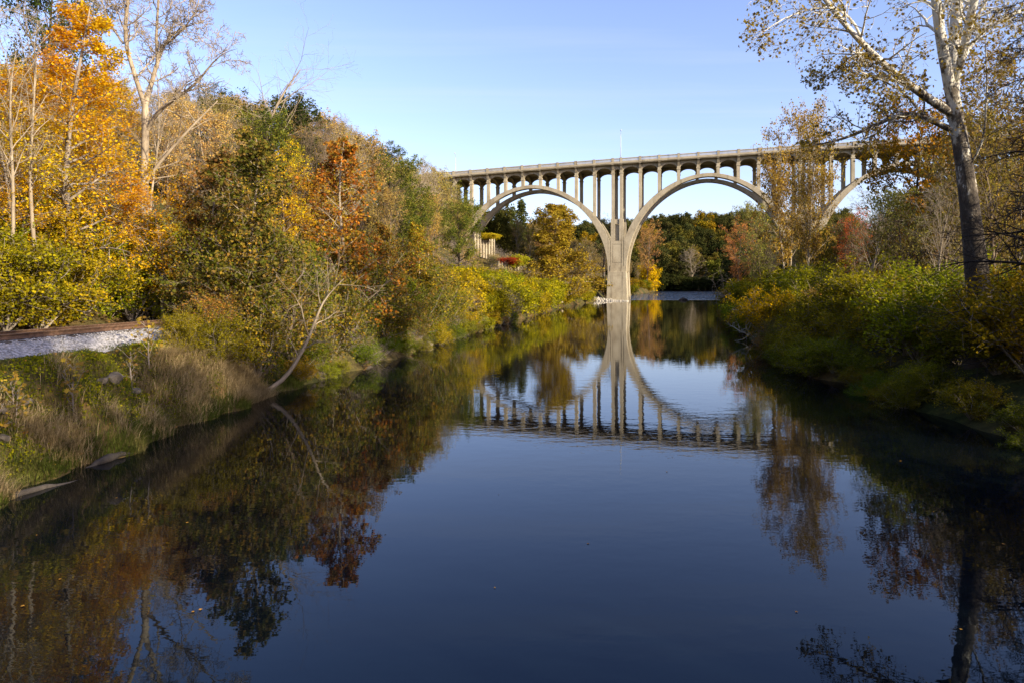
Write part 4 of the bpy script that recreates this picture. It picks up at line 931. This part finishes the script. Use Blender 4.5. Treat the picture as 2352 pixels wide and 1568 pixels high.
X, Y = bank_pts(42000, 13, 38, -1.0, 3.7, rng); kz = ground(X, Y) > .05; X, Y = X[kz], Y[kz]; blades('grass', X, Y, rng.uniform(.12, .42, len(X)) * np.where(XL(Y) - X > 2.1, .5, 1), rng.uniform(.012, .024, len(X)), M['grass'], rng, 'short green grass covering the near left bank', 'grass')
X, Y = bank_pts(9000, 15, 34, 0, 1.9, rng, 20, .3); blades('dry_grass', X, Y, rng.uniform(.35, .8, len(X)), rng.uniform(.010, .020, len(X)), M['drygrass'], rng, 'tan dry grass tufts on the near left bank', 'grass', .9)
X, Y = bank_pts(9000, 27.5, 33.5, .0, 1.6, rng, 10, .5); blades('dry_grass', X, Y, rng.uniform(.5, 1.0, len(X)), rng.uniform(.010, .020, len(X)), M['drygrass'], rng, 'big pale dry grass clump near the leaning trunk', 'grass', .9)
X, Y = bank_pts(40000, 14, 37, -1.2, 1.2, rng); kz = (ground(X, Y) > -.03) & (ground(X, Y) < .6); X, Y = X[kz], Y[kz]; blades('waterside_grass', X, Y, rng.uniform(.15, .5, len(X)), rng.uniform(.012, .022, len(X)), M['grass'], rng, 'grass hanging over the near left waterline', 'grass', 1.1)
def scatter_leaves(name, X, Y, size, mat, rng, label, cat, lift=.02, upn=2.5):
    m = len(X); P = np.stack([X, Y, ground(X, Y) + lift], 1)[:, None, :].repeat(2, 1)
    lv = leaves(rng, P, 1, size, 0, .25, upn, False); return tag(link(name, leaf_mesh(name, lv, mat)), label, cat, kind='stuff')
n = 9000; Y = rng.uniform(14, 60, n); X = XL(Y) - rng.uniform(.3, 13, n); kk = np.abs(XL(Y) - X - 6.2) > 2.9
scatter_leaves('fallen_leaves', X[kk], Y[kk], .14, M['litter'], rng, 'brown and orange fallen leaves on the bank and beside the track', 'leaves')
n = 30000; Y = rng.uniform(40, 215, n); X = XL(Y) - rng.uniform(9, 62, n)
scatter_leaves('hillside_undergrowth', X, Y, .34, M['half'], rng, 'low brown undergrowth carpeting the left hillside', 'undergrowth', .25, .8)
n = 20000; Y = rng.uniform(14, 38, n); X = XL(Y) - rng.uniform(.5, 2.9, n) ; zr_ = rng.random(n)
P = np.stack([X, Y, ground(X, Y) + .05 + .5 * zr_ ** 2 * (wob(X * 3, Y * 3) + 1) * .6 * np.where(XL(Y) - X > 2.2, .25, 1)], 1)[:, None, :].repeat(2, 1)
tag(link('bank_weeds', leaf_mesh('bank_weeds', leaves(rng, P, 1, .085, 0, .5, .6, False), M['bush'])), 'low green weeds on the bank below the ballast', 'weeds', kind='stuff').color = (.9, .9, .9, 1)
for i, (xp, Y, h, k) in enumerate([(600 - 60, 27, 1.8, 0), (385, 21.5, 1.5, 0), (75, 18.5, 1.3, 1), (240, 19.5, 1.2, 1), (390, 25, 1.5, 1), (345, 19.6, 1.2, 0), (20, 18.2, 1.5, 1)]):
    Xs = min(at(xp, Y), float(XL(Y)) - .95 - .1 * i) if i != 0 else float(XL(Y) - 1.9)
    place('sapling%d' % k, 'sapling', ['sapling with orange leaves beside the pale dry grass clump', 'sapling with bright orange-green leaves above the green mound by the water', 'leafy green sapling at the photo edge below the ballast', 'green sapling beside the bank stones', 'small green sapling below the end of the visible rail', 'little orange-leaved sapling low on the bank', 'green sapling in the lower left bank corner'][i], 'sapling', Xs, Y, h, i)

n = 90; Y = 9 + 60 * rng.random(n) ** 1.7; fr_ = rng.random(n); X = XL(Y) + 1 + fr_ * (XR(Y) - XL(Y) - 2)
P = np.stack([X, Y, np.full(n, .012)], 1)[:, None, :].repeat(2, 1); lvf = leaves(rng, P, 1, .06, 0, 0, 30., True, fold=.06)
tag(link('floating_leaves', leaf_mesh('floating_leaves', lvf, M['litter'])), 'scattered fallen leaves floating on the river', 'leaves', kind='stuff')

def boulder(name, label, loc, size, mat, seed, group=None, parent=None):
    rng = np.random.default_rng(seed); bm = bmesh.new(); bmesh.ops.create_icosphere(bm, subdivisions=3, radius=1)
    dirs = norm(rng.normal(0, 1, (9, 3))); off = rng.uniform(.55, .85, 9)
    for v in bm.verts:
        p = np.array(v.co)
        for d, o in zip(dirs, off):
            e = p @ d - o
            if e > 0: p = p - d * e * .92
        p = p * (1 + .03 * math.sin(9 * p[0] + seed) * math.sin(8 * p[1] + 2) + .02 * math.sin(17 * p[2] + seed))
        v.co = Vector(p * np.array(size))
    me = bpy.data.meshes.new(name); bm.to_mesh(me); bm.free(); me.materials.append(mat)
    o = link(name, me, parent); o.location = loc; o.rotation_euler = (0, 0, rng.uniform(0, 6.28))
    if label: tag(o, label, 'rock', group)
    return o
for i, (xp, yp, sx, sy, sz, lab) in enumerate([
    (870, 822, .9, .7, .62, 'big grey slab rock at the left waterline under the rusty sycamore'), (905, 818, .7, .6, .35, 'flat grey rock at the water right of the big slab rock'),
    (842, 836, .6, .5, .35, 'low grey rock left of the big slab rock'), (800, 838, .7, .6, .45, 'brown rock at the waterline under overhanging branches'),
    (770, 850, .6, .5, .4, 'dark rounded rock in the shade near the leaning trunk'), (725, 870, .8, .6, .5, 'dark shaded boulder right of the leaning pale trunk'),
    (690, 872, .6, .6, .5, 'dark boulder beside the leaning pale trunk foot'), (985, 796, .7, .6, .4, 'pale rock at the waterline near the yellow-green shrubs'), (1035, 780, .8, .6, .5, 'tan rock at the bank below the yellow-green shrubs'),
    (955, 803, .6, .5, .3, 'low grey rock between slab rock and pale rock')]):
    Y = CAMH / ((yp - HY) / F); boulder('rock', lab, (at(xp, Y) - .15, Y + .3, .10), (sx, sy, sz), M['rock'], 200 + i)
for i, (Y, d, s) in enumerate([(18.3, 1.5, .30), (18.8, 1.7, .24), (19.3, 1.6, .2), (18.0, 1.15, .22), (18.9, 1.2, .18), (20.6, 1.9, .22), (24.4, 1.6, .30), (24.9, 1.2, .18), (23.9, 1.7, .22), (19.9, 1.3, .15)]):
    X = float(XL(Y) - d); boulder('bank_stone', ['largest stone in the bank grass at the photo edge', 'stone second from the photo edge in the bank grass', 'small stone third from the photo edge in the bank grass', 'stone lowest in the bank grass at the photo edge', 'small stone below the other photo-edge bank stones', 'reddish round stone alone in the bank weeds', 'biggest of three stones by the orange sapling', 'small stone right below the biggest sapling stone', 'stone left of the biggest sapling stone', 'tiny stone in the dark bank grass'][i],
            (X, Y, gz(X, Y) + .1), (s * 1.2, s, s * .8), M['rock'], 300 + i)
def log(name, label, pts, rad, mat, per=0, seed=0):
    b = tuple(pts[0]); q = resample(pts, 10) - np.array(b); o = empty(name, b); tag(o, label, 'log' if per == 0 else 'dead branch')
    rj = np.random.default_rng(len(label)); q[1:-1] += rj.normal(0, .02, q[1:-1].shape)
    mb = MB(); mb.tube(list(q), list(rj.uniform(.8, 1.2, 10) * np.interp(np.linspace(0, 1, 10), np.linspace(0, 1, len(rad)), rad)), 9); mb.build('trunk', mat, o, smooth=True)
    if per:
        rng = np.random.default_rng(seed); R = np.interp(np.linspace(0, 1, 10), np.linspace(0, 1, len(rad)), rad)
        p2, r2, g2 = sprout(rng, q[None], R[None], per, .1, 1., .55, 50, 7, .2, .25, .0, .6, .012); p3, r3, g3 = sprout(rng, p2, r2, 5, .2, 1., .5, 45, 5, .1, .25, 0, .7, .009); p4, r4, g4 = sprout(rng, p3, r3, 3, .2, 1., .5, 45, 4, .1, .25, 0, .7, .006)
        link('branches', wood_mesh('branches', [(p2, r2, 5), (p3, r3, 4), (p4, r4, 3)], mat), o)
    return o
log('driftwood_log', 'dark driftwood log lying at the waterline below the green mound', [(at(195, 20.4), 20.4, -.02), (at(235, 21.0), 21.0, .05), (at(250, 21.2), 21.25, .12), (at(275, 21.7), 21.65, .08), (at(305, 22), 22, .05)], [.04, .10, .13, .09, .03], M['darkbark'])
log('sunken_log', 'grey half-sunken log along the lower left waterline', [(at(-40, 17), 16.7, -.02), (at(20, 17.5), 17.4, .02), (at(60, 17.9), 17.95, .05), (at(110, 18.4), 18.5, .02), (at(170, 19), 19.2, -.03)], [.11, .09, .10, .07, .03], M['darkbark'])
log('dead_branch', 'tangled bare white branch in the water at the right bank thicket', [px(1738, 782, 66), px(1712, 757, 65.5), px(1715, 730, 65), px(1724, 703, 65)], [.09, .08, .06, .02], M['palebark'], 9, 5)
log('dead_branch', 'grey fallen branches slanting into the river before the dark far bank', [px(1715, 655, 120), px(1690, 668, 120), px(1660, 682, 119), px(1640, 689, 118)], [.14, .1, .07, .03], M['driftwood'], 10, 6)
log('stump_snag', 'small dark snag sticking out of the river at the riffle edge', [(at(1560, 224), 224, -.1), (at(1566, 224), 224, .25), (at(1572, 224), 224, .5), (at(1580, 224), 224, .0)], [.3, .45, .4, .2], M['darkbark'])

# riprap at the pier, crib walls, creepers, guard rail
rng = np.random.default_rng(113); n = 420; s = rng.uniform(-7.5, 3.5, n); w = rng.uniform(-4.5, -.9, n); zc = np.clip(.9 - .16 * (s + 4) + (w + 1) * .3, .02, 2.2) * rng.uniform(.6, 1, n)
W = np.stack([BX + s * math.cos(TH) + w * math.sin(TH), BY - s * math.sin(TH) + w * math.cos(TH), zc], 1)
stones('riprap', W, rng.uniform(.2, .5, n), M['pale_rock'], rng, 'heap of pale riprap stones at the foot of the river pier', 'stones')
def crib(label, A, B, ztop, hA, hB, n):
    A, B = np.array(A, float), np.array(B, float); d = B - A; Ln = np.linalg.norm(d); rz = math.atan2(d[1], d[0])
    o = empty('crib_wall', (A[0], A[1], ztop), rz); tag(o, label, 'retaining wall')
    mb = MB(); mb.hexa([(0, .5, -hA), (Ln, .5, -hB), (Ln, 2, -hB), (0, 2, -hA), (0, .5, 0), (Ln, .5, 0), (Ln, 2, 0), (0, 2, 0)]); mb.build('backing', M['concrete'], o)
    for i in range(n):
        t = i / (n - 1); x = t * Ln; h = hA + (hB - hA) * t; mb = MB(); mb.box(x - .2, x + .2, -.02, .48, -h, .12); mb.build('post', M['concrete'], o, .03)
    for k in range(1, 4):
        z = -k * min(hA, hB) / 4; mb = MB(); mb.box(-.1, Ln + .1, .3, .47, z - .07, z + .07); mb.build('stretcher_beam', M['concrete'], o)
crib('upper white concrete crib retaining wall below the left arch foot', (at(1091, 196), 196), (at(1136, 206), 206), CAMH - (541 - HY) / F * 200, 5.5, 7.5, 8)
crib('lower white concrete crib retaining wall under red creeper', (at(1146, 190), 190), (at(1197, 200), 200), CAMH - (602 - HY) / F * 195, 3.6, 5.0, 8)
place('vine', 'yellow_creeper', 'yellow creeper hanging over the upper crib wall', 'creeper', at(1126, 200), 200, 1.6, 0, (1, 1, 1), None, 1.9, None, 18.4)
place('redvine', 'red_creeper', 'red creeper spilling over the lower crib wall', 'creeper', at(1166, 193), 193, 1.5, 0, (1, 1, 1), None, 2.2, None, 11.0)
place('vine', 'yellow_creeper', 'yellow-green creeper beside the red creeper on the lower crib wall', 'creeper', at(1190, 195), 195, 3.0, 1, (.7, .85, 1), None, 1.1, None, 10.2)
g = empty('guard_rail', (at(1055, 150), 150, 0)); tag(g, 'dark low guard rail by the track below the crib walls', 'guard rail')
a, b = px(1085, 668, 172) , px(1140, 662, 182)
for i in range(5):
    p = a + (b - a) * i / 4; mb = MB(); mb.box(-.1, .1, -.1, .1, -1.6, .1); o = mb.build('post', M['guard'], g); o.location = tuple(p - np.array(g.location))
mb = MB(); mb.tube([tuple(a - np.array(g.location)), tuple(b - np.array(g.location))], [.16, .16], 6); mb.build('beam', M['guard'], g)

# ------------------------------------------------------------------ labels for the many alike plants: size, nearest landmark, order along the photograph
LAND = [('the tall orange maple', 150, 300), ('the forked bare tree', 333, 300), ('the olive young sycamore', 560, 480), ('the rusty bank sycamore', 800, 480), ('the hilltop oak', 655, 230),
        ('the left bridge end', 1010, 440), ('the crib walls', 1150, 580), ('the golden sycamore', 1303, 570), ('the river pier', 1425, 600), ('the pale far-bank tree', 1590, 600),
        ('the grey-stemmed sycamore', 1857, 470), ('the rusty oak crown', 2085, 350), ('the huge white sycamore', 2230, 480), ('the railway ballast', 180, 770), ('the leaning pale trunk', 680, 830),
        ('the white dead branch', 1740, 740), ('the bright yellow shrub', 1765, 645)]
ORD = ['leftmost', 'second', 'third', 'fourth', 'fifth', 'sixth', 'seventh', 'eighth', 'ninth', 'tenth', 'eleventh', 'twelfth', 'thirteenth', 'fourteenth', 'fifteenth', 'sixteenth', 'seventeenth', 'eighteenth', 'nineteenth', 'twentieth']
NOUN = {'half-bare trees on the left hillside': 'half-bare hillside tree', 'leafless trees on the left hillside': 'leafless hillside tree', 'oaks on the left hillside': 'olive hillside oak',
        'maples on the left hillside': 'orange-yellow hillside maple', 'young sycamores on the left hillside': 'olive hillside sycamore', 'shrubs lining the railway': 'yellow-green railside shrub',
        'brushwood bushes on the left hillside': 'brown brushwood bush', 'leafless shrubs along the left bank': 'leafless bank shrub', 'shrubs along the left bank': 'yellow-green left-bank shrub',
        'bright shrubs at the hillside foot': 'bright green hillside shrub', 'shrubs under the bank sycamores': 'mottled olive thicket shrub', 'shrubs in the thicket along the right bank': 'green right-bank shrub',
        'half-bare trees on the right bank': 'half-bare right-bank tree', 'leafless trees on the right bank': 'leafless right-bank tree', 'oaks on the right bank': 'green-brown right-bank oak',
        'low shrubs at the left waterline': 'low left-waterline shrub', 'low shrubs overhanging the right waterline': 'low right-waterline shrub', 'low trees at the river end': 'dark low waterside tree', 'shrubs beyond the pier': 'olive far-bank shrub', 'brushwood on the right bank': 'twiggy right-bank brushwood bush', 'trees on the far wooded hill': 'dark green far-hill tree', 'yellow trees on the far wooded hill': 'yellow-orange far-hill tree',
        'trees on the far left bank': 'brown-tinged far-bank tree', 'trees on the far right bank': 'dark far-bank tree', 'trees behind the left bridge end': 'olive tree behind the bridge'}
med = {}
for f in FILL: med.setdefault(f[2], []).append(f[5])
cells = {}
for o, lab, g, X, Y, h in FILL:
    if g not in NOUN: continue
    xp = HX + F * X / Y; yp = HY - F * (float(o.location.z) + h * .55 - CAMH) / Y
    L_ = min(LAND, key=lambda l: (l[1] - xp) ** 2 + (l[2] - yp) ** 2); dx, dy = xp - L_[1], yp - L_[2]
    rel = ('left of' if dx < 0 else 'right of') if abs(dx) > abs(dy) else ('above' if dy < 0 else 'below')
    m = sorted(med[g]); size = 'short' if h < m[len(m) // 3] else ('tall' if h > m[2 * len(m) // 3] else 'mid-sized')
    cells.setdefault((size, NOUN[g], rel, L_[0]), []).append((xp, o))
for (size, nn_, rel, L_), it in cells.items():
    it.sort(key=lambda a: a[0])
    for i, (x_, o) in enumerate(it):
        if len(it) == 1: o['label'] = '%s %s %s %s' % (size, nn_, rel, L_)
        else:
            od = ORD[min(i, len(ORD) - 1)]; pre = od + ' of the' if i == 0 else od + ' from left of the'
            o['label'] = '%s %s %ss %s %s' % (pre, size, nn_.replace('tree behind the bridge', 'bridge-end tree'), rel, L_)
